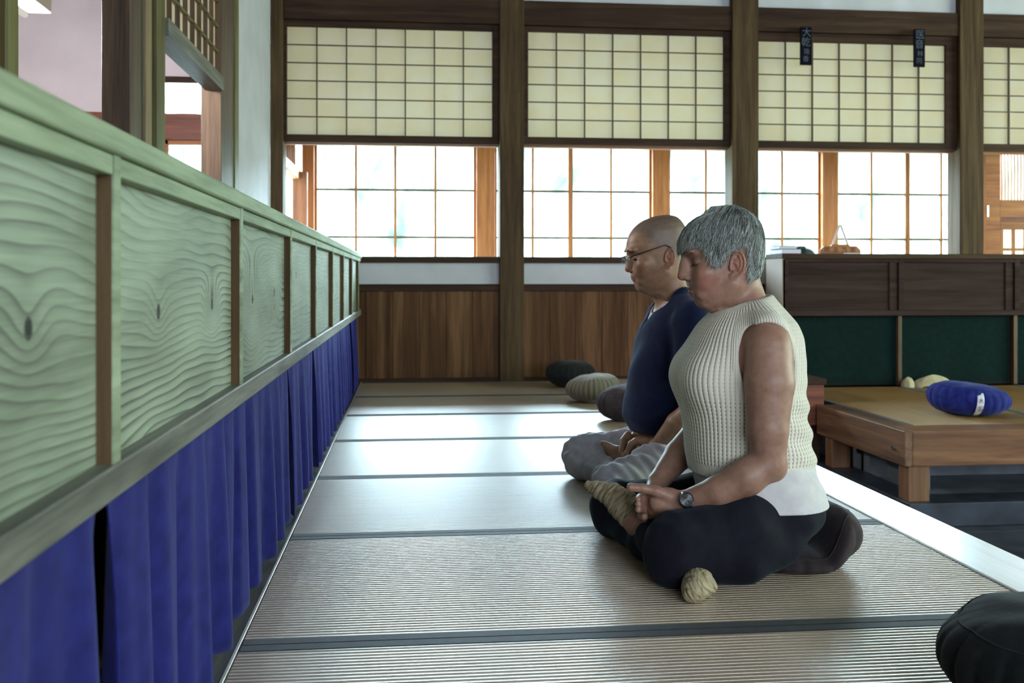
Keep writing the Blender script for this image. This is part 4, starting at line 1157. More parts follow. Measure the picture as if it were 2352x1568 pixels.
# ---- head, in its own frame: f forward, s sideways, u up (metres)
class Head:
    def __init__(s, O, pitch, tab, name, roll=0.0, nose=1.0, lip=1.0):
        a = math.radians(pitch)
        s.O = V(*O)
        s.f = V(-math.cos(a), 0, -math.sin(a)); s.s = V(0, -1, 0); s.uv = V(-math.sin(a), 0, math.cos(a))
        s.R = np.stack([s.f, s.s, s.uv], 1)            # local -> world : w = O + R @ l
        t = np.array(tab, float)[::-1]
        u = np.linspace(t[0, 0], t[-1, 0], 300)
        k = np.exp(-0.5*(np.arange(-9, 10)/4.0)**2); k /= k.sum()
        def sm(col):
            y = np.interp(u, t[:, 0], t[:, col]); yp = np.pad(y, 9, mode='edge'); return np.convolve(yp, k, 'valid')
        s.u = u; s.F = sm(1); s.B = sm(2); s.W = sm(3)
        s.umin, s.umax = u[0], u[-1]
    def w(s, f, sd, u): return s.O+s.R@V(f, sd, u)
    def loc(s, p): return (p-s.O)@s.R
    def skull(s, grow=0.0, wfac=1.0):
        def fn(p):
            q = s.loc(p); u = np.clip(q[:, 2], s.umin, s.umax)
            F = np.interp(u, s.u, s.F)+grow; B = np.interp(u, s.u, s.B)-grow; W = np.interp(u, s.u, s.W)*wfac+grow
            c = -0.012*np.ones_like(u); c = np.where(u < -0.02, -0.012+(u+0.02)*-0.4, c)
            c = np.minimum(np.maximum(c, B+0.004), F-0.004)
            x = q[:, 0]-c
            L = np.where(x > 0, F-c, c-B)
            pw = np.where(x > 0, np.where(u < 0.06, 2.25, 2.1), 2.0)
            r = (np.abs(x/L)**pw+np.abs(q[:, 1]/W)**pw+1e-9)**(1/pw)
            rho = np.sqrt(x*x+q[:, 1]**2)
            d = rho*(r-1)/np.maximum(r, 0.25)
            over = np.maximum(q[:, 2]-s.umax-grow, s.umin-grow-q[:, 2])
            return np.maximum(d, over)
        return (fn, s.w(0, 0, 0.01), 0.17)
    def e(s, c, r, k=None):                             # ellipsoid in the local frame
        return ell(s.w(*c), r, s.R)
    def c(s, a, b, ra, rb): return cone(s.w(*a), s.w(*b), ra, rb)

def head_field(F, H, P):
    """P = dict of feature positions"""
    F.u(H.skull(), 0.02)
    for sg in (-1, 1):
        F.u(H.e((P['brow'][0]-0.016, sg*0.028, P['brow'][1]-0.004), (0.013, 0.026, 0.008)), 0.014)
        F.u(H.e((P['cheek'][0], sg*P['cheek'][2], P['cheek'][1]), (0.024, 0.020, 0.022)), 0.022)
    F.u(H.e((P['mouth'][0]-0.020, 0, P['mouth'][1]+0.003), (0.020, 0.027, 0.024)), 0.016)
    F.u(H.e((P['chin'][0]-0.015, 0, P['chin'][1]+0.002), (0.0145, 0.020, 0.014)), 0.016)
    for sg in (-1, 1):
        F.u(H.c((0.008, sg*0.060, -0.045), (P['chin'][0]-0.025, sg*0.020, P['chin'][1]-0.002), 0.013, 0.012), 0.022)
        F.sub(H.e((P['eye'][0]+0.019, sg*0.033, P['eye'][1]+0.001), (0.019, 0.020, 0.0125)), 0.014)
    # nose
    tx, tu = P['tip']; bx_, bu = P['bridge']
    F.u(H.c((bx_-0.0085, 0, bu+0.004), (tx-0.013, 0, tu+0.006), 0.0075, 0.010), 0.012)
    F.u(H.e((tx-0.0125, 0, tu-0.0005), (0.0125, 0.0115, 0.0105)), 0.008)
    F.u(H.e((tx-0.024, 0, tu+0.016), (0.014, 0.0165, 0.024)), 0.012)
    for sg in (-1, 1):
        F.u(H.e((tx-0.025, sg*0.0125, tu-0.006), (0.0115, 0.0065, 0.0075)), 0.005)
        F.sub(H.e((tx-0.019, sg*0.0062, tu-0.0135), (0.0055, 0.0030, 0.0040)), 0.003)
        F.sub(H.e((tx-0.037, sg*0.0215, tu-0.006), (0.004, 0.0025, 0.009)), 0.005)
    # closed eyes: ball, then lids
    for sg in (-1, 1):
        F.u(H.e((P['eye'][0]-0.0125, sg*0.0325, P['eye'][1]), (0.0135, 0.0155, 0.0118)), 0.0035)
        F.sub(H.c((P['eye'][0]+0.0002, sg*0.022, P['eye'][1]-0.0062), (P['eye'][0]-0.009, sg*0.046, P['eye'][1]-0.0050), 0.0012, 0.0010), 0.002)
        F.u(H.c((P['eye'][0]-0.004, sg*0.021, P['eye'][1]-0.014), (P['eye'][0]-0.012, sg*0.044, P['eye'][1]-0.011), 0.0035, 0.003), 0.006)
    # lips
    mx_, mu = P['mouth']; l = P.get('lip', 1.0)
    F.u(H.e((mx_-0.0035, 0, mu+0.0046), (0.0070*l, 0.019, 0.0044)), 0.003)
    F.u(H.e((mx_-0.0045, 0, mu-0.0064), (0.0078*l, 0.017, 0.0054)), 0.003)
    for j in range(4):                                   # parting line of the closed lips, turned down at the corners
        for sg in (-1, 1):
            t0, t1 = j/4, (j+1)/4
            g = lambda t: (mx_-0.0010-0.0135*t*t, sg*0.0255*t, mu-0.0055*t*t*t)
            F.sub(H.c(g(t0), g(t1), 0.0014, 0.0014), 0.0015)
    for sg in (-1, 1):
        F.u(H.e((mx_-0.030, sg*0.034, mu+0.018), (0.022, 0.020, 0.024)), 0.020)
        F.u(H.e((mx_-0.022, sg*0.031, mu-0.016), (0.012, 0.009, 0.010)), 0.012)
    F.sub(H.e((mx_+0.006, 0, mu-0.0165), (0.010, 0.018, 0.0045)), 0.007)
    # ears: plate, helix rim, antihelix fold, tragus, lobe
    ex, ew, eu = P['ear']; es = P.get('es', 1.0)
    for sg in (-1, 1):
        ca, sa = math.cos(math.radians(24)), math.sin(math.radians(24))
        def E(a, b_, h=0.0):
            a, b_ = a*es, b_*es
            a2 = a+b_*0.16
            return (ex-a2*ca+h*sa, sg*(ew+a2*sa+h*ca), eu+b_)
        Rz = np.array([[ca, sg*sa, 0], [-sg*sa, ca, 0], [0, 0, 1]], np.float32)
        F.u(H.c(E(0.004, -0.002, -0.012), E(0.012, 0.0, -0.004), 0.013, 0.010), 0.006)
        F.u(ell(H.w(*E(0.0185, 0.0)), (0.0165*es, 0.0042, 0.030*es), H.R@Rz), 0.003)
        pts = [E(0.0185+0.0175*math.cos(a), 0.0325*math.sin(a)*(1 if math.sin(a) > 0 else 0.86), 0.0035) for a in [math.radians(205-i*20) for i in range(16)]]
        for a_, b_ in zip(pts[:-1], pts[1:]): F.u(H.c(a_, b_, 0.0030, 0.0030), 0.002)
        ah = [E(0.0185+0.0095*math.cos(a), 0.002+0.019*math.sin(a), 0.0035) for a in [math.radians(75-i*24) for i in range(7)]]
        for a_, b_ in zip(ah[:-1], ah[1:]): F.u(H.c(a_, b_, 0.0026, 0.0026), 0.002)
        F.u(ell(H.w(*E(0.0085, -0.0285, 0.001)), (0.0095*es, 0.0042, 0.0095*es), H.R@Rz), 0.005)
        F.sub(H.e(E(0.0115, -0.006, 0.0075), (0.0065, 0.0060, 0.0105)), 0.003)
        F.sub(H.e(E(0.0150, 0.020, 0.0050), (0.0050, 0.0035, 0.0055)), 0.002)
        F.u(H.e(E(0.0020, -0.006, 0.003), (0.0040, 0.0040, 0.0060)), 0.003)
    return F

def loft(tab, Y0, grow=0.0, pw=2.3):
    """torso as stacked sections: rows (z, x_front, x_back, half_width)"""
    t = np.array(tab, float); t = t[np.argsort(t[:, 0])]
    z = np.linspace(t[0, 0], t[-1, 0], 200)
    k = np.exp(-0.5*(np.arange(-8, 9)/3.0)**2); k /= k.sum()
    def sm(c):
        y = np.interp(z, t[:, 0], t[:, c]); return np.convolve(np.pad(y, 8, mode='edge'), k, 'valid')
    xf, xb, w = sm(1), sm(2), sm(3)
    def fn(p):
        q = np.clip(p[:, 2], z[0], z[-1])
        a = np.interp(q, z, xf)-grow; b = np.interp(q, z, xb)+grow; W = np.interp(q, z, w)+grow
        c = (a+b)/2; L = (b-a)/2
        r = (np.abs((p[:, 0]-c)/L)**pw+np.abs((p[:, 1]-Y0)/W)**pw+1e-9)**(1/pw)
        d = np.sqrt((p[:, 0]-c)**2+(p[:, 1]-Y0)**2)*(r-1)/np.maximum(r, 0.25)
        return np.maximum(d, np.maximum(p[:, 2]-z[-1], z[0]-p[:, 2]))
    cz = (t[0, 0]+t[-1, 0])/2
    return (fn, V((t[:, 1].mean()+t[:, 2].mean())/2, Y0, cz), (t[-1, 0]-t[0, 0])/2+0.2)

def Q(px, py, Y):
    """point of the plane y = Y that the photograph shows at pixel (px, py)"""
    u = (px-1176)/FPX; v = (640-py)/FPX; t = Y/(math.cos(YAW)-u*math.sin(YAW))
    return ((math.sin(YAW)+u*math.cos(YAW))*t, Y, CAM_H+v*t)

def chain(F, pts, rs, k=0.008):
    for i in range(len(pts)-1): F.u(cone(pts[i], pts[i+1], rs[i], rs[i+1]), k if (i == 0 or k < 0.012) else 0.007)

def fold(p, dx, dy, dz, fr, amp, ph=0.0, fr2=7.0):
    s_ = p[:, 0]*dx+p[:, 1]*dy+p[:, 2]*dz
    w = np.sin(p[:, 0]*fr2+ph)*0.6+np.sin(p[:, 1]*fr2*1.3+ph*2)*0.6
    return amp*np.sin(s_*fr+w*2+ph)

def strands(H, n, ucut, grow, seed, cols, rad=0.0007, crown=(-0.035, 0.0), segs=9, lift=0.004, name='hair', parent=None, jitter=0.007, mat=None):
    """hair strands laid over the skull from the crown outwards, as thin triangular tubes"""
    rg = np.random.default_rng(seed)
    sk = H.skull(grow)[0]
    C = V(-0.005, 0, 0.03)                      # local centre from which the surface is found
    def surf(dirs, off):
        lo = np.zeros(len(dirs)); hi = np.full(len(dirs), 0.2)
        for _ in range(22):
            m = (lo+hi)/2; p = H.O+(C+dirs*m[:, None])@H.R.T
            ins = sk(p.astype(np.float32))-off < 0
            lo = np.where(ins, m, lo); hi = np.where(ins, hi, m)
        return C+dirs*((lo+hi)/2)[:, None]
    phi = rg.uniform(-math.pi, math.pi, n)
    t0 = rg.uniform(0.0, 0.85, n)**0.8
    # end polar angle: where the local height reaches ucut(phi)
    ct = V(crown[0], crown[1], 0.12)-C; ct /= np.linalg.norm(ct)
    e1 = V(1, 0, 0)-ct*ct[0]; e1 /= np.linalg.norm(e1); e2 = np.cross(ct, e1)
    def dirs_at(th, ph):
        return np.cos(th)[:, None]*ct+np.sin(th)[:, None]*(np.cos(ph)[:, None]*e1+np.sin(ph)[:, None]*e2)
    uc = ucut(np.abs(phi))+rg.normal(0, jitter, n)
    lo = np.full(n, 0.2); hi = np.full(n, 2.9)
    for _ in range(16):
        m = (lo+hi)/2; z = surf(dirs_at(m, phi), 0)[:, 2]
        up = z > uc; lo = np.where(up, m, lo); hi = np.where(up, hi, m)
    te = (lo+hi)/2
    off = rg.uniform(-0.004, lift, n)
    drift = rg.normal(0, 0.10, n); wv = rg.uniform(0, 6.28, n); wa = rg.uniform(0.0, 0.035, n)
    P = []
    for j in range(segs):
        t = j/(segs-1)
        th = te*(t0+(1-t0)*t)
        ph = phi+drift*t+wa*np.sin(wv+t*5)
        q = surf(dirs_at(th, ph), 0)
        nrm = q-C; nrm /= np.linalg.norm(nrm, axis=1)[:, None]
        q = q+nrm*(off*math.sin(math.pi*min(1, t*1.3+0.1))+0.0015*t**3)[:, None]
        P.append(q)
    P = np.stack(P, 1)                          # n, segs, 3 local
    P = H.O+P@H.R.T
    T = np.gradient(P, axis=1); T /= np.linalg.norm(T, axis=2)[:, :, None]+1e-9
    A = np.cross(T, H.uv[None, None]+0.01); A /= np.linalg.norm(A, axis=2)[:, :, None]+1e-9
    Bn = np.cross(T, A)
    rr = rad*rg.uniform(0.7, 1.5, n)[:, None]*np.linspace(1, 0.35, segs)[None]
    vs = []
    for k in range(3):
        a = 2*math.pi*k/3
        vs.append(P+(A*math.cos(a)+Bn*math.sin(a))*rr[:, :, None])
    Vx = np.stack(vs, 2).reshape(-1, 3)         # n, segs, 3corner
    base = (np.arange(n)*segs*3)[:, None, None]; sg = (np.arange(segs-1)*3)[None, :, None]; kk = np.arange(3)[None, None, :]; k2 = (kk+1) % 3
    f = np.stack([base+sg+kk, base+sg+k2, base+sg+3+k2, base+sg+3+kk], -1).reshape(-1, 4)
    ci = rg.integers(0, len(cols), n); cc = np.array(cols)[ci]*rg.uniform(0.75, 1.25, n)[:, None]
    colr = np.repeat(np.concatenate([np.clip(cc, 0, 1), np.ones((n, 1))], 1), segs*3, 0)
    return link_mesh(name, Vx, f, mat or MAT['hair'], parent, {'tint': ('FLOAT_COLOR', colr)})

def hairs(name, pts_dirs, parent, col, rad=0.0004, segs=4):
    """short single hairs: list of (root, mid, tip) in world space"""
    mb = MB()
    for a, m_, b in pts_dirs: mb.tube([a, m_, b], [rad, rad*0.9, rad*0.3], 3)
    v = np.array(mb.v); 
    o = make(name, mb, MAT['hair'], None)
    a = o.data.attributes.new('tint', 'FLOAT_COLOR', 'POINT'); a.data.foreach_set('color', np.tile(np.array([*col, 1], np.float32), len(o.data.vertices)))
    o.parent = parent; o.location = -Vector(parent.location)
    return o

def brow_lash(H, P, parent, browcol, lashcol, nb=130):
    rg = random.Random(5)
    for sg in (-1, 1):
        L = []
        for i in range(nb):
            t = rg.random(); s0 = 0.016+0.032*t
            f0 = P['brow'][0]-0.001-0.013*t*t; u0 = P['brow'][1]-0.007+0.004*math.sin(t*2.6)-0.003*t+rg.uniform(-0.002, 0.002)
            a = H.w(f0-0.001, sg*s0, u0); b = H.w(f0-0.001, sg*(s0+0.007), u0+0.0012-0.003*t)
            m_ = H.w(f0+0.0012, sg*(s0+0.0035), u0+0.0015)
            L.append((a, m_, b))
        hairs('eyebrow', L, parent, browcol, 0.00060)['kind'] = 'stuff'
    for sg in (-1, 1):
        L = []
        for i in range(34):
            t = i/33; s0 = 0.021+0.025*t
            f0 = P['eye'][0]+0.0002-0.009*t*t; u0 = P['eye'][1]-0.0058+0.0008*t
            L.append((H.w(f0, sg*s0, u0), H.w(f0+0.0035, sg*(s0+0.001), u0-0.0030), H.w(f0+0.0070, sg*(s0+0.002), u0-0.0030)))
        hairs('eyelashes', L, parent, lashcol, 0.00070)['kind'] = 'stuff'

def tint(H, p, P, base, man=False):
    q = H.loc(p.astype(np.float32)); n = len(p)
    c = np.tile(np.array(base, np.float32), (n, 1))
    def g(f, s_, u, rf, rs, ru):
        return np.exp(-((q[:, 0]-f)/rf)**2-((np.abs(q[:, 1])-s_)/rs)**2-((q[:, 2]-u)/ru)**2)[:, None]
    def mixc(c, w, col, k): return c*(1-w*k)+np.array(col, np.float32)*w*k
    R = (0.36, 0.115, 0.095) if not man else (0.24, 0.10, 0.065)
    c = mixc(c, g(0.07, 0.05, -0.03, 0.03, 0.03, 0.028), R, 0.6)
    c = mixc(c, g(P['tip'][0], 0, P['tip'][1], 0.016, 0.016, 0.014), R, 0.55)
    c = mixc(c, g(-0.012, P['ear'][1]+0.01, P['ear'][2], 0.022, 0.014, 0.036), (0.36, 0.12, 0.085), 0.6)
    c = mixc(c, g(P['mouth'][0]-0.002, 0, P['mouth'][1]-0.001, 0.010, 0.019, 0.0085), (0.24, 0.065, 0.06), 0.9)
    c = mixc(c, g(P['eye'][0]-0.004, 0.032, P['eye'][1]+0.003, 0.014, 0.018, 0.010), (0.16, 0.070, 0.070), 0.75)
    if man:
        # shaved scalp stubble: above a hairline that drops in front of and behind the ears
        hl = np.interp(q[:, 0], [-0.10, -0.05, -0.022, 0.0, 0.03, 0.055, 0.085, 0.11], [-0.035, -0.045, 0.02, 0.035, 0.045, 0.075, 0.105, 0.13])
        w = 1/(1+np.exp(-(q[:, 2]-hl)/0.006)); w *= (q[:, 2] > -0.06)
        c = c*(1-0.72*w[:, None])+np.array((0.085, 0.078, 0.065))*0.72*w[:, None]
        c = mixc(c, g(0.085, 0.02, -0.08, 0.03, 0.03, 0.02), (0.17, 0.12, 0.10), 0.4)
    return np.concatenate([np.clip(c, 0, 1), np.ones((n, 1))], 1)

# =============================================================== THE WOMAN
WY = 2.50
woman = empty('person', (0.90, WY, 0.0), 'person with short grey hair in sleeveless cream knit top and black trousers, sitting cross-legged', 'person')
HW = Head((0.812, WY, 0.765), 8,
     [(0.1375, 0.000, -0.030, 0.006), (0.134, 0.026, -0.052, 0.035), (0.125, 0.052, -0.069, 0.053), (0.11, 0.074, -0.081, 0.065),
      (0.09, 0.091, -0.089, 0.072), (0.07, 0.102, -0.092, 0.0745), (0.05, 0.106, -0.092, 0.075), (0.035, 0.1045, -0.090, 0.0745),
      (0.02, 0.100, -0.087, 0.073), (0.0, 0.098, -0.083, 0.0715), (-0.02, 0.099, -0.076, 0.069), (-0.04, 0.0985, -0.066, 0.065),
      (-0.055, 0.096, -0.052, 0.063), (-0.07, 0.091, -0.03, 0.059), (-0.085, 0.083, -0.01, 0.052), (-0.098, 0.070, 0.004, 0.042), (-0.106, 0.05, 0.01, 0.028)], 'w')
PW = dict(brow=(0.1115, 0.052), cheek=(0.068, -0.012, 0.048), mouth=(0.1035, -0.0490), chin=(0.091, -0.086), eye=(0.092, 0.020),
          tip=(0.1290, -0.0120), bridge=(0.1120, 0.034), ear=(0.011, 0.071, 0.000))
FW = Field()
head_field(FW, HW, PW)
# neck, soft chin
FW.u(cone((0.862, WY, 0.655), (0.838, WY, 0.74), 0.061, 0.056), 0.03)
FW.u(HW.c((0.050, 0, -0.097), (0.005, 0, -0.118), 0.013, 0.026), 0.025)
TW = [(0.13, 0.80, 1.04, 0.165), (0.235, 0.722, 1.036, 0.165), (0.293, 0.711, 1.033, 0.158), (0.35, 0.707, 1.022, 0.155), (0.42, 0.694, 1.015, 0.155),
      (0.473, 0.690, 1.013, 0.158), (0.52, 0.699, 1.012, 0.160), (0.58, 0.726, 1.004, 0.160), (0.615, 0.748, 0.992, 0.135), (0.645, 0.778, 0.968, 0.100), (0.672, 0.800, 0.945, 0.075), (0.70, 0.81, 0.925, 0.06)]
SHW = {}
FW.u(loft([(r[0], r[1]+0.012, r[2]-0.012, r[3]-0.012) for r in TW if 0.2 < r[0] < 0.66], WY), 0.02)
FW.u(cone((0.872, WY-0.045, 0.645), (0.872, WY-0.150, 0.598), 0.036, 0.040), 0.03)
FW.u(cone((0.872, WY+0.045, 0.645), (0.872, WY+0.150, 0.598), 0.036, 0.040), 0.03)
# near (left) arm
sh = Q(1766, 800, WY-0.165); up = Q(1767, 880, WY-0.185); mid = Q(1764, 985, WY-0.195); el = Q(1766, 1062, WY-0.19)
f1 = Q(1715, 1095, WY-0.185); f2 = Q(1650, 1127, WY-0.165); wr = Q(1572, 1150, WY-0.125)
chain(FW, [sh, up, mid, el], [0.056, 0.0590, 0.0480, 0.040], 0.025)
FW.u(sph(Q(1780, 1080, WY-0.19), 0.024), 0.02)
chain(FW, [el, f1, f2, wr], [0.0415, 0.0435, 0.036, 0.0240], 0.010)
# near hand: back of the hand, thumb, curled fingers
FW.u(ell(Q(1528, 1153, WY-0.105), (0.040, 0.020, 0.033)), 0.016)
chain(FW, [wr, Q(1540, 1140, WY-0.11), Q(1500, 1134, WY-0.085)], [0.020, 0.018, 0.015], 0.010)
chain(FW, [wr, Q(1535, 1168, WY-0.11), Q(1503, 1176, WY-0.09)], [0.020, 0.019, 0.016], 0.010)
chain(FW, [Q(1545, 1142, WY-0.115), Q(1508, 1128, WY-0.115), Q(1478, 1121, WY-0.112), Q(1449, 1119, WY-0.108)], [0.015, 0.0135, 0.0105, 0.0110], 0.006)
for i, (y0, y1, yy) in enumerate([(1138, 1146, -0.085), (1152, 1158, -0.09), (1166, 1170, -0.09), (1180, 1182, -0.085)]):
    chain(FW, [Q(1502, y0, WY+yy), Q(1484, y1, WY+yy+0.018), Q(1484, y1+5, WY+yy+0.05), Q(1500, y1+8, WY+yy+0.07)], [0.0115, 0.0100, 0.0090, 0.0080], 0.004)
# far (right) arm and the hand lying under the near one
sh2 = (0.868, WY+0.165, 0.575); el2 = Q(1612, 985, WY+0.20); w2 = Q(1510, 1108, WY+0.07)
chain(FW, [sh2, Q(1650, 900, WY+0.20), el2], [0.058, 0.052, 0.042], 0.025)
chain(FW, [el2, Q(1560, 1045, WY+0.15), w2], [0.043, 0.040, 0.026], 0.02)
chain(FW, [w2, Q(1496, 1145, WY+0.01), Q(1500, 1160, WY-0.05)], [0.024, 0.026, 0.022], 0.012)
for i, (ya, yb) in enumerate([(1140, 1146), (1153, 1158), (1166, 1170), (1183, 1187)]):
    r = (0.0085, 0.0090, 0.0088, 0.0105)[i]
    chain(FW, [Q(1492, ya, WY-0.055), Q(1470+(i == 3)*4, ya+1, WY-0.085), Q(1466+(i == 3)*14, yb, WY-0.125)], [r*1.1, r, r*0.88], 0.003)
# legs under the cloth, bare ankle showing above the left sock
LHIP = (0.955, WY-0.095, 0.150); LKN = Q(1534, 1238, WY-0.195); RKN = Q(1408, 1180, WY+0.29)
LANK = Q(1462, 1205, WY+0.02); RANK = (0.70, WY-0.19, 0.050)
FW.u(cone(LHIP, (LKN[0]+0.03, LKN[1], 0.09), 0.065, 0.034), 0.01); FW.u(cone((0.955, WY+0.095, 0.15), (RKN[0]+0.03, RKN[1], 0.07), 0.065, 0.034), 0.01)
FW.u(cone((LKN[0]+0.03, LKN[1]+0.02, 0.085), LANK, 0.030, 0.024), 0.01)
FW.u(cone((RKN[0]+0.03, RKN[1], 0.055), RANK, 0.030, 0.024), 0.01)
LTOE = Q(1352, 1116, WY+0.115)
FW.u(cone(LANK, Q(1420, 1160, WY+0.06), 0.027, 0.028), 0.02)
SOLE = 0
xs = axis([(0.43, 0.665, 0.0027), (0.665, 0.86, 0.0014), (0.86, 1.06, 0.004)])
ys = axis([(2.14, 2.38, 0.0032), (2.38, 2.53, 0.0014), (2.53, 2.90, 0.004)])
zs = axis([(-0.01, 0.10, 0.005), (0.10, 0.25, 0.0022), (0.25, 0.64, 0.0045), (0.64, 0.83, 0.0014), (0.83, 0.92, 0.003)])
v, f = mesh_field(FW, xs, ys, zs)
v = relax(v, f, 1, 0.35)
link_mesh('body', v, f, MAT['skin'], woman, {'tint': ('FLOAT_COLOR', tint(HW, v, PW, (0.31, 0.175, 0.125)))})

# ---- knit top
FS = Field()
FS.u(loft([(r[0], r[1], r[2], r[3]) for r in TW if r[0] >= 0.235], WY), 0.001)
for sg in (-1, 1):
    FS.u(ell((0.752, WY+sg*0.070, 0.478), (0.064, 0.062, 0.062)), 0.05)
    FS.u(cone((0.872, WY+sg*0.050, 0.652), (0.873, WY+sg*0.150, 0.606), 0.040, 0.044), 0.03)
def armhole(sg, grow):
    c = V(*Q(1768, 838, WY-0.165)) if sg < 0 else V(0.868, WY+0.165, 0.545)
    c = V(0.868, WY+sg*0.165, c[2]-0.002)
    def fn(p):
        dx = (p[:, 0]-c[0]+(p[:, 2]-c[2])*0.10)/(0.070+grow); dz = (p[:, 2]-c[2])/(0.105+grow)
        r = np.sqrt(dx*dx+dz*dz)+1e-9
        d = (r-1)*0.070
        return np.maximum(d, (c[1]+0.055-p[:, 1]) if sg > 0 else (p[:, 1]-c[1]-0.055)) if False else np.maximum(d, -(sg*(p[:, 1]-WY)-0.085))
    return (fn, None, 9)
FS.disp(lambda p: fold(p, 0.15, 0.15, 1.0, 95, 0.0048, 0.6, 5.0)*np.clip((p[:, 0]-0.90)/0.06, 0, 1)*np.clip((0.50-p[:, 2])/0.1, 0, 1))
base_ops = list(FS.ops)
def banded(p):
    """raised rib bands round armholes and neck"""
    d = np.zeros(len(p), np.float32)
    for sg in (-1, 1):
        a = armhole(sg, 0.0)[0](p)
        d -= 0.0030*np.exp(-((a-0.010)/0.0085)**4)
    return d
FS.disp(banded)
for sg in (-1, 1): FS.sub(armhole(sg, 0.0), 0.004)
NECK = cone((0.848, WY, 0.700), (0.862, WY, 0.60), 0.060, 0.062)
FS.sub(cone((0.842, WY, 0.78), (0.853, WY, 0.662), 0.073, 0.072), 0.006)
FS.sub((lambda p: (0.665+(p[:, 0]-0.80)*0.20)-p[:, 2], None, 9), 0.006)
FS.sub((lambda p: 0.0085+0*p[:, 0]+FB(p), None, 9), 0.002) if False else None
xs = axis([(0.66, 1.06, 0.0030)]); ys = axis([(2.28, 2.72, 0.0032)]); zs = axis([(0.225, 0.70, 0.0032)])
v, f = mesh_field(FS, xs, ys, zs)
v = relax(v, f, 1, 0.4)
ang = np.arctan2(v[:, 1]-WY, -(v[:, 0]-0.865))            # 0 at the front, negative on the near side
ribc = ang/(2*math.pi)*92+60
band = np.clip((0.268-v[:, 2])/0.002, 0, 1)
for sg in (-1, 1):
    a = armhole(sg, 0.0)[0](v.astype(np.float32)); band = np.maximum(band, np.clip((0.021-a)/0.002, 0, 1))
nk = cone((0.842, WY, 0.78), (0.853, WY, 0.662), 0.073, 0.072)[0](v.astype(np.float32)); band = np.maximum(band, np.clip((0.020-nk)/0.002, 0, 1))
kn = np.stack([ribc, v[:, 2]/0.0098, band], 1)
link_mesh('knit_top', v, f, MAT['knit'], woman, {'kn': ('FLOAT_VECTOR', kn)}, label='sleeveless cream knit top with open ribs')

# ---- white undershirt below the knit hem
FU = Field()
FU.u(loft([(0.162, 0.757, 1.062, 0.200), (0.19, 0.745, 1.054, 0.192), (0.235, 0.732, 1.038, 0.170), (0.27, 0.726, 1.026, 0.155)], WY), 0.001)
FU.disp(lambda p: fold(p, 0.35, 0.2, 1.0, 110, 0.0022, 1.0, 6.0)*np.clip((p[:, 0]-0.86)/0.08, 0, 1)*np.clip((p[:, 2]-0.17)/0.02, 0, 1))
FU.sub((lambda p: p[:, 2]-(0.180-(p[:, 0]-0.73)*0.16), None, 9), 0.003) if False else None

v, f = mesh_field(FU, axis([(0.70, 1.07, 0.004)]), axis([(2.30, 2.70, 0.005)]), axis([(0.10, 0.28, 0.0035)]))
link_mesh('undershirt', v, f, MAT['undershirt'], woman, label='white undershirt hem')

# ---- trousers
FT = Field()
FT.u(ell((0.940, WY, 0.145), (0.114, 0.190, 0.085)), 0.03)
FT.u(cone((0.935, WY-0.080, 0.148), (0.80, WY-0.155, 0.125), 0.082, 0.080), 0.03)
FT.u(cone((0.80, WY-0.155, 0.125), (LKN[0]+0.025, LKN[1], 0.110), 0.080, 0.066), 0.03)
FT.u(ell((LKN[0]+0.012, LKN[1]+0.005, 0.085), (0.068, 0.066, 0.083)), 0.03)
FT.u(cone((LKN[0]+0.02, LKN[1]+0.01, 0.062), (0.80, WY-0.175, 0.058), 0.060, 0.056), 0.03)
FT.u(cone((0.80, WY-0.175, 0.060), (0.90, WY-0.14, 0.085), 0.056, 0.060), 0.03)
FT.u(cone((LKN[0]+0.02, LKN[1]+0.03, 0.085), (0.605, WY-0.04, 0.080), 0.050, 0.040), 0.02)
FT.u(cone((0.935, WY+0.080, 0.145), (0.80, WY+0.17, 0.115), 0.090, 0.078), 0.03)
FT.u(cone((0.80, WY+0.17, 0.115), (RKN[0]+0.012, RKN[1]+0.005, 0.085), 0.078, 0.066), 0.03)
FT.u(ell((RKN[0]+0.002, RKN[1]-0.01, 0.078), (0.067, 0.070, 0.078)), 0.03)
FT.u(cone((RKN[0]+0.005, RKN[1]-0.03, 0.060), (0.62, WY+0.02, 0.050), 0.056, 0.048), 0.03)
FT.u(cone((0.62, WY+0.02, 0.050), (0.69, WY-0.17, 0.048), 0.048, 0.040), 0.03)
FT.sub((lambda p: p[:, 2]-0.003, None, 9), 0.004) if False else None
FT.disp(lambda p: fold(p, 1.0, 0.6, 0.2, 120, 0.0018, 0.3, 6)*np.clip((p[:, 2]-0.10)/0.05, 0, 1)*np.clip((0.66-p[:, 0])/0.08, 0, 1)+fold(p, 0.4, 1.0, 0.8, 60, 0.0014, 1.3, 5))
FT.cut((lambda p: 0.003-p[:, 2], None, 9), 0.004)
xs = axis([(0.46, 1.10, 0.0042)]); ys = axis([(2.14, 2.93, 0.0045)]); zs = axis([(-0.008, 0.25, 0.0042)])
v, f = mesh_field(FT, xs, ys, zs); v = relax(v, f, 1, 0.4)
link_mesh('trousers', v, f, MAT['trousers_w'], woman)

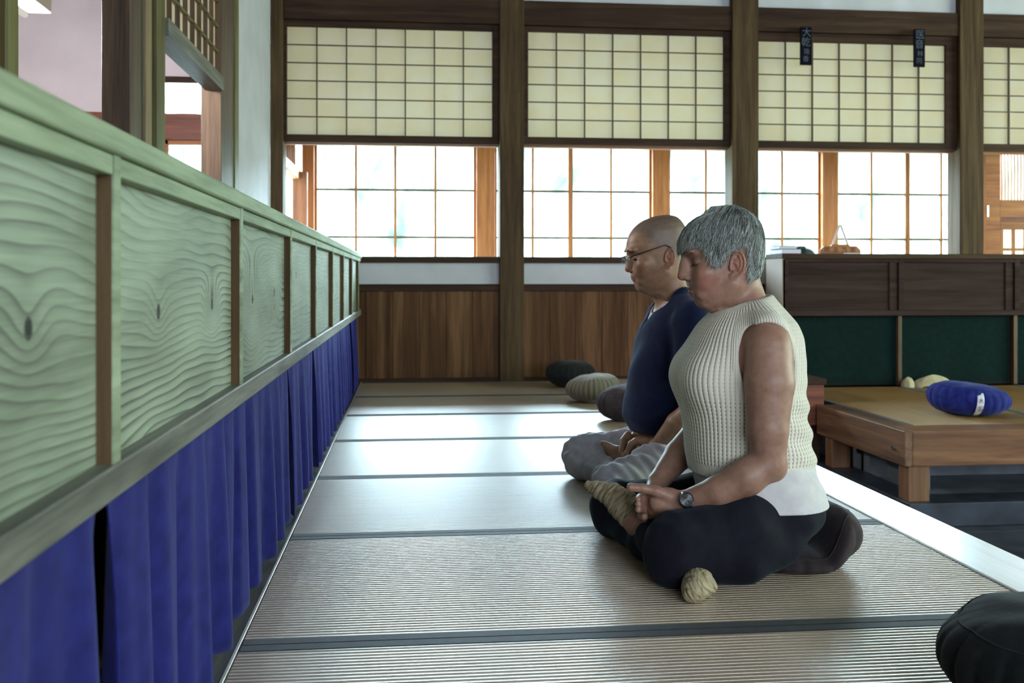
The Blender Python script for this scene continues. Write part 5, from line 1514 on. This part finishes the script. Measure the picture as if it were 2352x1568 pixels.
# ---- socks
def sock(name, pts, rs, parent, extra=None, step=0.0028, label=None, wr=0.0013, across=False):
    Fk = Field(); chain(Fk, pts, rs, 0.02)
    for e_ in (extra or []): Fk.u(e_, 0.015)
    P_ = np.array(pts, float); lo = P_.min(0)-0.055; hi = P_.max(0)+0.055
    ax = P_[-1]-P_[0]; ax /= np.linalg.norm(ax)
    Fk.disp(lambda p: fold(p, ax[0], ax[1], ax[2], 300, wr, 0.5, 45)+fold(p, 0.7, 0.5, 0.9, 160, wr*0.9, 2.5, 40))
    # open end: cut square at the first point
    a0 = V(*pts[0]); axf = V(*ax)
    Fk.cut((lambda p: -((p-a0)@axf)-0.004, None, 9), 0.002)
    Fk.cut((lambda p: 0.0025-p[:, 2], None, 9), 0.004)
    v, f = mesh_field(Fk, axis([(lo[0], hi[0], step)]), axis([(lo[1], hi[1], step)]), axis([(max(lo[2], -0.006), hi[2], step)]))
    t = (v-P_[0])@ax
    e1 = np.cross(ax, [0, 0, 1]); e1 /= np.linalg.norm(e1); e2 = np.cross(ax, e1)
    C_ = [t, (v-P_[0])@e1, (v-P_[0])@e2]
    if across: C_ = [C_[1]*0.8+C_[2]*0.5, t, C_[2]]
    return link_mesh(name, v, f, MAT['sock'], parent, {'kn': ('FLOAT_VECTOR', np.stack(C_, 1))}, label=label)
sock('sock', [Q(1448, 1192, WY+0.035), Q(1432, 1166, WY+0.05), Q(1408, 1138, WY+0.075), Q(1378, 1125, WY+0.10), Q(1354, 1116, WY+0.118)],
     [0.0300, 0.0345, 0.0330, 0.0230, 0.0135], woman, [ell(Q(1437, 1150, WY+0.05), (0.034, 0.028, 0.030))])
sock('sock', [(0.690, 2.345, 0.035), (0.674, 2.285, 0.030), (0.660, 2.240, 0.027), (0.643, 2.205, 0.023), (0.630, 2.188, 0.018)],
     [0.032, 0.034, 0.033, 0.028, 0.018], woman, [ell((0.672, 2.232, 0.024), (0.032, 0.032, 0.023))], wr=0.0006, across=True)

# ---- hair
def ucutW(a):
    return np.interp(a, [0, 0.3, 0.55, 0.75, 0.90, 1.03, 1.12, 1.28, 1.40, 1.95, 2.05, 2.18, 2.4, 3.15], [0.048, 0.058, 0.066, 0.054, 0.030, 0.002, 0.003, 0.030, 0.044, 0.044, 0.012, -0.030, -0.055, -0.060])
FH = Field()
FH.u(HW.skull(0.011), 0.001)
def hairmask(p):
    q = HW.loc(p); a = np.arctan2(np.abs(q[:, 1]), q[:, 0]+0.012)
    return (ucutW(a)+0.007)-q[:, 2]
FH.cut((hairmask, None, 9), 0.006)
FH.disp(lambda p: 0.0010*np.sin(np.arctan2(HW.loc(p)[:, 1], HW.loc(p)[:, 0]+0.03)*60+HW.loc(p)[:, 2]*60))
xs = axis([(0.66, 0.95, 0.0028)]); ys = axis([(2.38, 2.62, 0.0028)]); zs = axis([(0.66, 0.94, 0.0028)])
v, f = mesh_field(FH, xs, ys, zs)
hc = link_mesh('hair', v, f, MAT['hair'], woman, {'tint': ('FLOAT_COLOR', np.tile([0.03, 0.032, 0.03, 1], (len(v), 1)))}, label='short straight grey hair')
GREYS = [(0.24, 0.27, 0.25), (0.13, 0.145, 0.135), (0.36, 0.39, 0.37), (0.06, 0.066, 0.062), (0.17, 0.185, 0.175), (0.58, 0.61, 0.59)]
so = strands(HW, 9500, ucutW, 0.012, 3, GREYS, 0.00050, name='hair_strands', parent=woman, lift=0.0055, segs=8, jitter=0.006)
def brow_c(): return (0.10, 0.075, 0.06)
brow_lash(HW, PW, woman, (0.06, 0.04, 0.032), (0.03, 0.022, 0.02))

# ---- wristwatch
wt = empty('wristwatch', Vector(Q(1577, 1148, WY-0.155))-Vector(woman.location)); wt.parent = woman
zdir = Vector((-0.30, -0.86, 0.40)).normalized()
fa = (Vector(wr)-Vector(f2)).normalized()
xdir = (fa-zdir*fa.dot(zdir)).normalized(); ydir = zdir.cross(xdir)
wt.rotation_euler = Matrix((xdir, ydir, zdir)).transposed().to_euler()
def ring(r, z0, z1, n=40):
    return MB().prism([(r*math.cos(2*math.pi*i/n), r*math.sin(2*math.pi*i/n)) for i in range(n)], 'z', z0, z1)
make('case', ring(0.0185, -0.004, 0.0045), MAT['navy_plastic'], wt, bevel=0.0015)
make('bezel', MB().tube([(0.0162*math.cos(2*math.pi*i/40), 0.0162*math.sin(2*math.pi*i/40), 0.0050) for i in range(41)], 0.0011, 8), MAT['darkmetal'], wt, smooth=True)
MAT['dial'] = plain('brushed_dial', (0.22, 0.23, 0.24), 0.22, 0.5, 1.0)
MAT['dial'].node_tree.nodes['Principled BSDF'].inputs['Anisotropic'].default_value = 0.9
make('dial', ring(0.0150, 0.0044, 0.0048), MAT['dial'], wt)
make('hands', MB().box(-0.009, 0.001, -0.0007, 0.0007, 0.0049, 0.0053).box(-0.0006, 0.0006, -0.0005, 0.011, 0.0053, 0.0056), MAT['metal'], wt)
make('crown', MB().tube([(0.0, 0.0, 0), (0.0, 0.0, 0.001)], 0.001, 6), MAT['darkmetal'], wt)
def strapfn(u, v):
    a = 2*math.pi*u; R = 0.0262
    return ((v-0.5)*0.018, R*math.sin(a), R*math.cos(a)-R+0.0015)
make('strap', MB().grid(strapfn, 48, 3, True), MAT['navy_plastic'], wt, smooth=True, solid=0.002)

# =============================================================== THE MAN
MY = 3.30
man = empty('person', (0.93, MY, 0.0), 'person with shaved head and glasses in navy shirt and grey trousers, sitting cross-legged', 'person')
HM = Head((0.848, MY, 0.800), 9,
     [(0.1425, -0.002, -0.035, 0.006), (0.139, 0.030, -0.058, 0.036), (0.128, 0.058, -0.077, 0.056), (0.112, 0.081, -0.089, 0.068),
      (0.092, 0.099, -0.097, 0.075), (0.07, 0.109, -0.100, 0.078), (0.05, 0.113, -0.099, 0.078), (0.035, 0.110, -0.095, 0.077),
      (0.02, 0.105, -0.089, 0.075), (0.0, 0.103, -0.083, 0.073), (-0.02, 0.105, -0.074, 0.071), (-0.04, 0.106, -0.064, 0.067),
      (-0.055, 0.104, -0.05, 0.065), (-0.07, 0.100, -0.03, 0.061), (-0.085, 0.096, -0.01, 0.054), (-0.098, 0.084, 0.004, 0.044), (-0.107, 0.06, 0.01, 0.03)], 'm')
PM = dict(brow=(0.117, 0.046), cheek=(0.074, -0.010, 0.050), mouth=(0.1095, -0.0500), chin=(0.101, -0.088), eye=(0.098, 0.017),
          tip=(0.1290, -0.0190), bridge=(0.1150, 0.026), ear=(0.006, 0.073, -0.002), lip=0.8, es=0.92)
FM = Field()
head_field(FM, HM, PM)
FM.u(cone((0.895, MY, 0.655), (0.872, MY, 0.76), 0.066, 0.060), 0.03)
FM.u(HM.c((0.060, 0, -0.098), (0.010, 0, -0.122), 0.013, 0.030), 0.025)
TM = [(0.14, 0.80, 1.06, 0.165), (0.215, 0.750, 1.06, 0.172), (0.262, 0.724, 1.055, 0.175), (0.33, 0.728, 1.045, 0.172), (0.42, 0.744, 1.035, 0.170), (0.50, 0.762, 1.03, 0.175),
      (0.57, 0.786, 1.02, 0.178), (0.62, 0.812, 1.00, 0.150), (0.65, 0.832, 0.985, 0.110), (0.68, 0.845, 0.965, 0.080), (0.70, 0.85, 0.95, 0.07)]
FM.u(loft([(r[0], r[1]+0.014, r[2]-0.014, r[3]-0.014) for r in TM if r[0] < 0.66], MY), 0.02)
for sg in (-1, 1):
    FM.u(cone((0.905, MY+sg*0.045, 0.650), (0.90, MY+sg*0.165, 0.600), 0.034, 0.042), 0.03)
ms = (0.905, MY-0.185, 0.575); me_ = Q(1603, 935, MY-0.22); mw = Q(1508, 1030, MY-0.135)
chain(FM, [ms, me_], [0.052, 0.040], 0.02)
chain(FM, [me_, Q(1558, 975, MY-0.19), mw], [0.041, 0.041, 0.027], 0.02)
ms2 = (0.905, MY+0.185, 0.575); me2 = (0.845, MY+0.23, 0.33); mw2 = Q(1470, 1000, MY+0.03)
chain(FM, [ms2, me2], [0.050, 0.040], 0.02); chain(FM, [me2, mw2], [0.040, 0.026], 0.02)
# hands in the lap, thumbs meeting: an oval between thumb and fingers
FM.u(ell(Q(1490, 1040, MY-0.105), (0.038, 0.024, 0.030)), 0.014)
chain(FM, [mw, Q(1492, 1018, MY-0.115), Q(1468, 1012, MY-0.105)], [0.023, 0.017, 0.014], 0.01)
chain(FM, [Q(1462, 1012, MY-0.105), Q(1450, 1020, MY-0.10), Q(1441, 1040, MY-0.095), Q(1434, 1046, MY-0.09)], [0.0125, 0.0110, 0.0100, 0.0092], 0.005)
for i in range(4):
    y0 = 1032+i*9
    chain(FM, [Q(1478, y0, MY-0.105), Q(1458, y0+12, MY-0.085), Q(1446, y0+16, MY-0.055)], [0.0125, 0.0105, 0.0090], 0.004)
chain(FM, [mw2, Q(1446, 1018, MY-0.02), Q(1440, 1045, MY-0.05)], [0.023, 0.022, 0.018], 0.012)
chain(FM, [Q(1442, 1000, MY-0.02), Q(1432, 1012, MY-0.035), Q(1428, 1036, MY-0.06), Q(1432, 1045, MY-0.075)], [0.014, 0.0115, 0.0100, 0.0092], 0.005)
for i in range(4):
    chain(FM, [Q(1446, 1040+i*7, MY-0.05), Q(1440, 1054+i*6, MY-0.085), Q(1450, 1062+i*5, MY-0.11)], [0.0115, 0.0100, 0.0088], 0.004)
# legs and the bare right foot on the far thigh
MLK = (0.640, MY-0.25, 0.085); MRK = (0.635, MY+0.30, 0.080)
FM.u(cone((0.96, MY-0.09, 0.14), MLK, 0.07, 0.035), 0.01); FM.u(cone((0.96, MY+0.09, 0.14), MRK, 0.07, 0.035), 0.01)
FM.u(cone(MRK, (0.70, MY-0.10, 0.06), 0.035, 0.030), 0.01)
MF = [Q(1450, 1098, MY+0.00), Q(1438, 1070, MY+0.03), Q(1418, 1040, MY+0.06), Q(1395, 1026, MY+0.085)]
FM.u(cone((0.70, MY-0.10, 0.08), MF[0], 0.028, 0.028), 0.01)
chain(FM, MF, [0.030, 0.030, 0.024, 0.014], 0.012)
FM.u(cone(Q(1398, 1024, MY+0.08), Q(1385, 1018, MY+0.085), 0.012, 0.010), 0.004)
for i in range(4):
    FM.u(cone(Q(1402+i*3, 1034+i*5, MY+0.09), Q(1390+i*3, 1030+i*6, MY+0.10), 0.009, 0.0075), 0.004)
xs = axis([(0.52, 0.69, 0.004), (0.69, 0.96, 0.0024), (0.96, 1.09, 0.006)])
ys = axis([(3.00, 3.14, 0.0045), (3.14, 3.42, 0.0028), (3.42, 3.75, 0.006)])
zs = axis([(-0.01, 0.10, 0.006), (0.10, 0.25, 0.003), (0.25, 0.66, 0.006), (0.66, 0.96, 0.0024)])
v, f = mesh_field(FM, xs, ys, zs); v = relax(v, f, 1, 0.35)
link_mesh('body', v, f, MAT['skin'], man, {'tint': ('FLOAT_COLOR', tint(HM, v, PM, (0.29, 0.165, 0.10), True))})
brow_lash(HM, PM, man, (0.03, 0.025, 0.02), (0.015, 0.012, 0.01), 50)

# shirt with short sleeves and V collar
FR = Field()
FR.u(loft([r for r in TM if r[0] >= 0.2], MY), 0.001)
for sg in (-1, 1):
    FR.u(cone((0.905, MY+sg*0.05, 0.655), (0.902, MY+sg*0.165, 0.612), 0.040, 0.050), 0.03)
def sleeve(a, b, ra, rb):
    f0, c0, R0 = cone(a, b, ra, rb); b_ = V(*b); ax = b_-V(*a); ax /= np.linalg.norm(ax)
    return (lambda p: np.maximum(f0(p), (p-b_)@ax), c0, R0)
FR.u(sleeve((0.905, MY-0.180, 0.585), (Q(1600, 872, MY-0.215)), 0.064, 0.066), 0.025)
FR.u(sleeve((0.905, MY+0.180, 0.585), (0.865, MY+0.225, 0.43), 0.064, 0.066), 0.025)
FR.sub(cone((0.870, MY, 0.80), (0.872, MY, 0.672), 0.080, 0.078), 0.006)
FR.sub(cone((0.830, MY, 0.70), (0.768, MY, 0.570), 0.050, 0.016), 0.006)
FR.disp(lambda p: fold(p, 1.0, 0.5, 0.25, 55, 0.0030, 0.8, 4)*np.clip((0.60-p[:, 2])/0.15, 0, 1)+fold(p, 0.5, 0.4, 1.0, 40, 0.0022, 2.0, 6))
xs = axis([(0.69, 1.09, 0.0038)]); ys = axis([(3.00, 3.62, 0.0042)]); zs = axis([(0.195, 0.73, 0.004)])
v, f = mesh_field(FR, xs, ys, zs); v = relax(v, f, 1, 0.4)
link_mesh('shirt', v, f, MAT['shirt_m'], man, label='navy short-sleeved collarless shirt')
FC = Field()
FC.u(loft([(r[0], r[1]+0.006, r[2]-0.006, r[3]-0.006) for r in TM if 0.55 < r[0] < 0.71], MY), 0.001)
FC.sub(cone((0.872, MY, 0.80), (0.884, MY, 0.640), 0.071, 0.070), 0.004)
v, f = mesh_field(FC, axis([(0.76, 1.02, 0.004)]), axis([(3.15, 3.45, 0.005)]), axis([(0.55, 0.71, 0.004)]))
link_mesh('undershirt', v, f, MAT['collar_m'], man, label='pale undershirt showing at the collar')

# grey trousers
FG = Field()
FG.u(ell((0.96, MY, 0.130), (0.125, 0.19, 0.09)), 0.03)
FG.u(cone((0.95, MY-0.09, 0.135), (0.79, MY-0.18, 0.120), 0.092, 0.080), 0.03)
FG.u(cone((0.79, MY-0.18, 0.120), MLK, 0.080, 0.068), 0.03)
FG.u(cone(MLK, (0.72, MY-0.12, 0.07), 0.062, 0.055), 0.03)
FG.u(cone((0.95, MY+0.09, 0.135), (0.78, MY+0.20, 0.110), 0.092, 0.080), 0.03)
FG.u(cone((0.78, MY+0.20, 0.110), MRK, 0.080, 0.078), 0.03)
FG.u(ell((0.652, MY+0.27, 0.080), (0.082, 0.085, 0.080)), 0.03)
FG.u(cone((0.655, MY+0.24, 0.060), (0.70, MY-0.06, 0.055), 0.060, 0.055), 0.03)
FG.disp(lambda p: fold(p, 0.6, 1.0, 0.5, 75, 0.0045, 0.2, 5)+fold(p, 1.0, 0.3, 0.7, 150, 0.0022, 1.2, 8))
FG.cut((lambda p: 0.003-p[:, 2], None, 9), 0.004)
v, f = mesh_field(FG, axis([(0.53, 1.12, 0.0048)]), axis([(2.95, 3.75, 0.0052)]), axis([(-0.008, 0.26, 0.0048)])); v = relax(v, f, 1, 0.4)
link_mesh('trousers', v, f, MAT['trousers_m'], man)

# glasses
gl = empty('glasses', Vector(HM.w(0.118, 0, 0.016))-Vector(man.location)); gl.parent = man
gl.rotation_euler = Matrix((Vector(HM.f), Vector(HM.s), Vector(HM.uv))).transposed().to_euler()
for sg in (-1, 1):
    pts = [(0.010-0.010*(abs(math.cos(a)) if False else 0)-(0.006*((0.034+0.024*math.cos(a))/0.058)**2), sg*(0.034+0.024*math.cos(a)), -0.002+0.016*math.sin(a)) for a in [2*math.pi*i/28 for i in range(29)]]
    make('rim', MB().tube(pts, 0.0006, 6), MAT['metal'], gl, smooth=True)
    make('lens', MB().add([(p[0], p[1], p[2]) for p in pts[:-1]]+[(p[0]+0.0012, p[1], p[2]) for p in pts[:-1]],
         [tuple(range(28)), tuple(range(55, 27, -1))]+[(i, (i+1) % 28, 28+(i+1) % 28, 28+i) for i in range(28)]), MAT['glass'], gl)
    make('temple', MB().tube([(0.003, sg*0.060, 0.004), (-0.004, sg*0.070, 0.006), (-0.05, sg*0.0775, 0.014), (-0.118, sg*0.083, 0.026), (-0.138, sg*0.082, 0.014)], [0.0022, 0.0024, 0.0020, 0.0018, 0.0022], 8), MAT['darkmetal'], gl, smooth=True)
    make('nose_pad', MB().tube([(0.006, sg*0.009, -0.002), (0.000, sg*0.0095, -0.008)], 0.0016, 6), MAT['metal'], gl)
make('bridge', MB().tube([(0.0105, -0.0105, 0.001), (0.013, 0, 0.004), (0.0105, 0.0105, 0.001)], 0.0011, 6), MAT['metal'], gl, smooth=True)
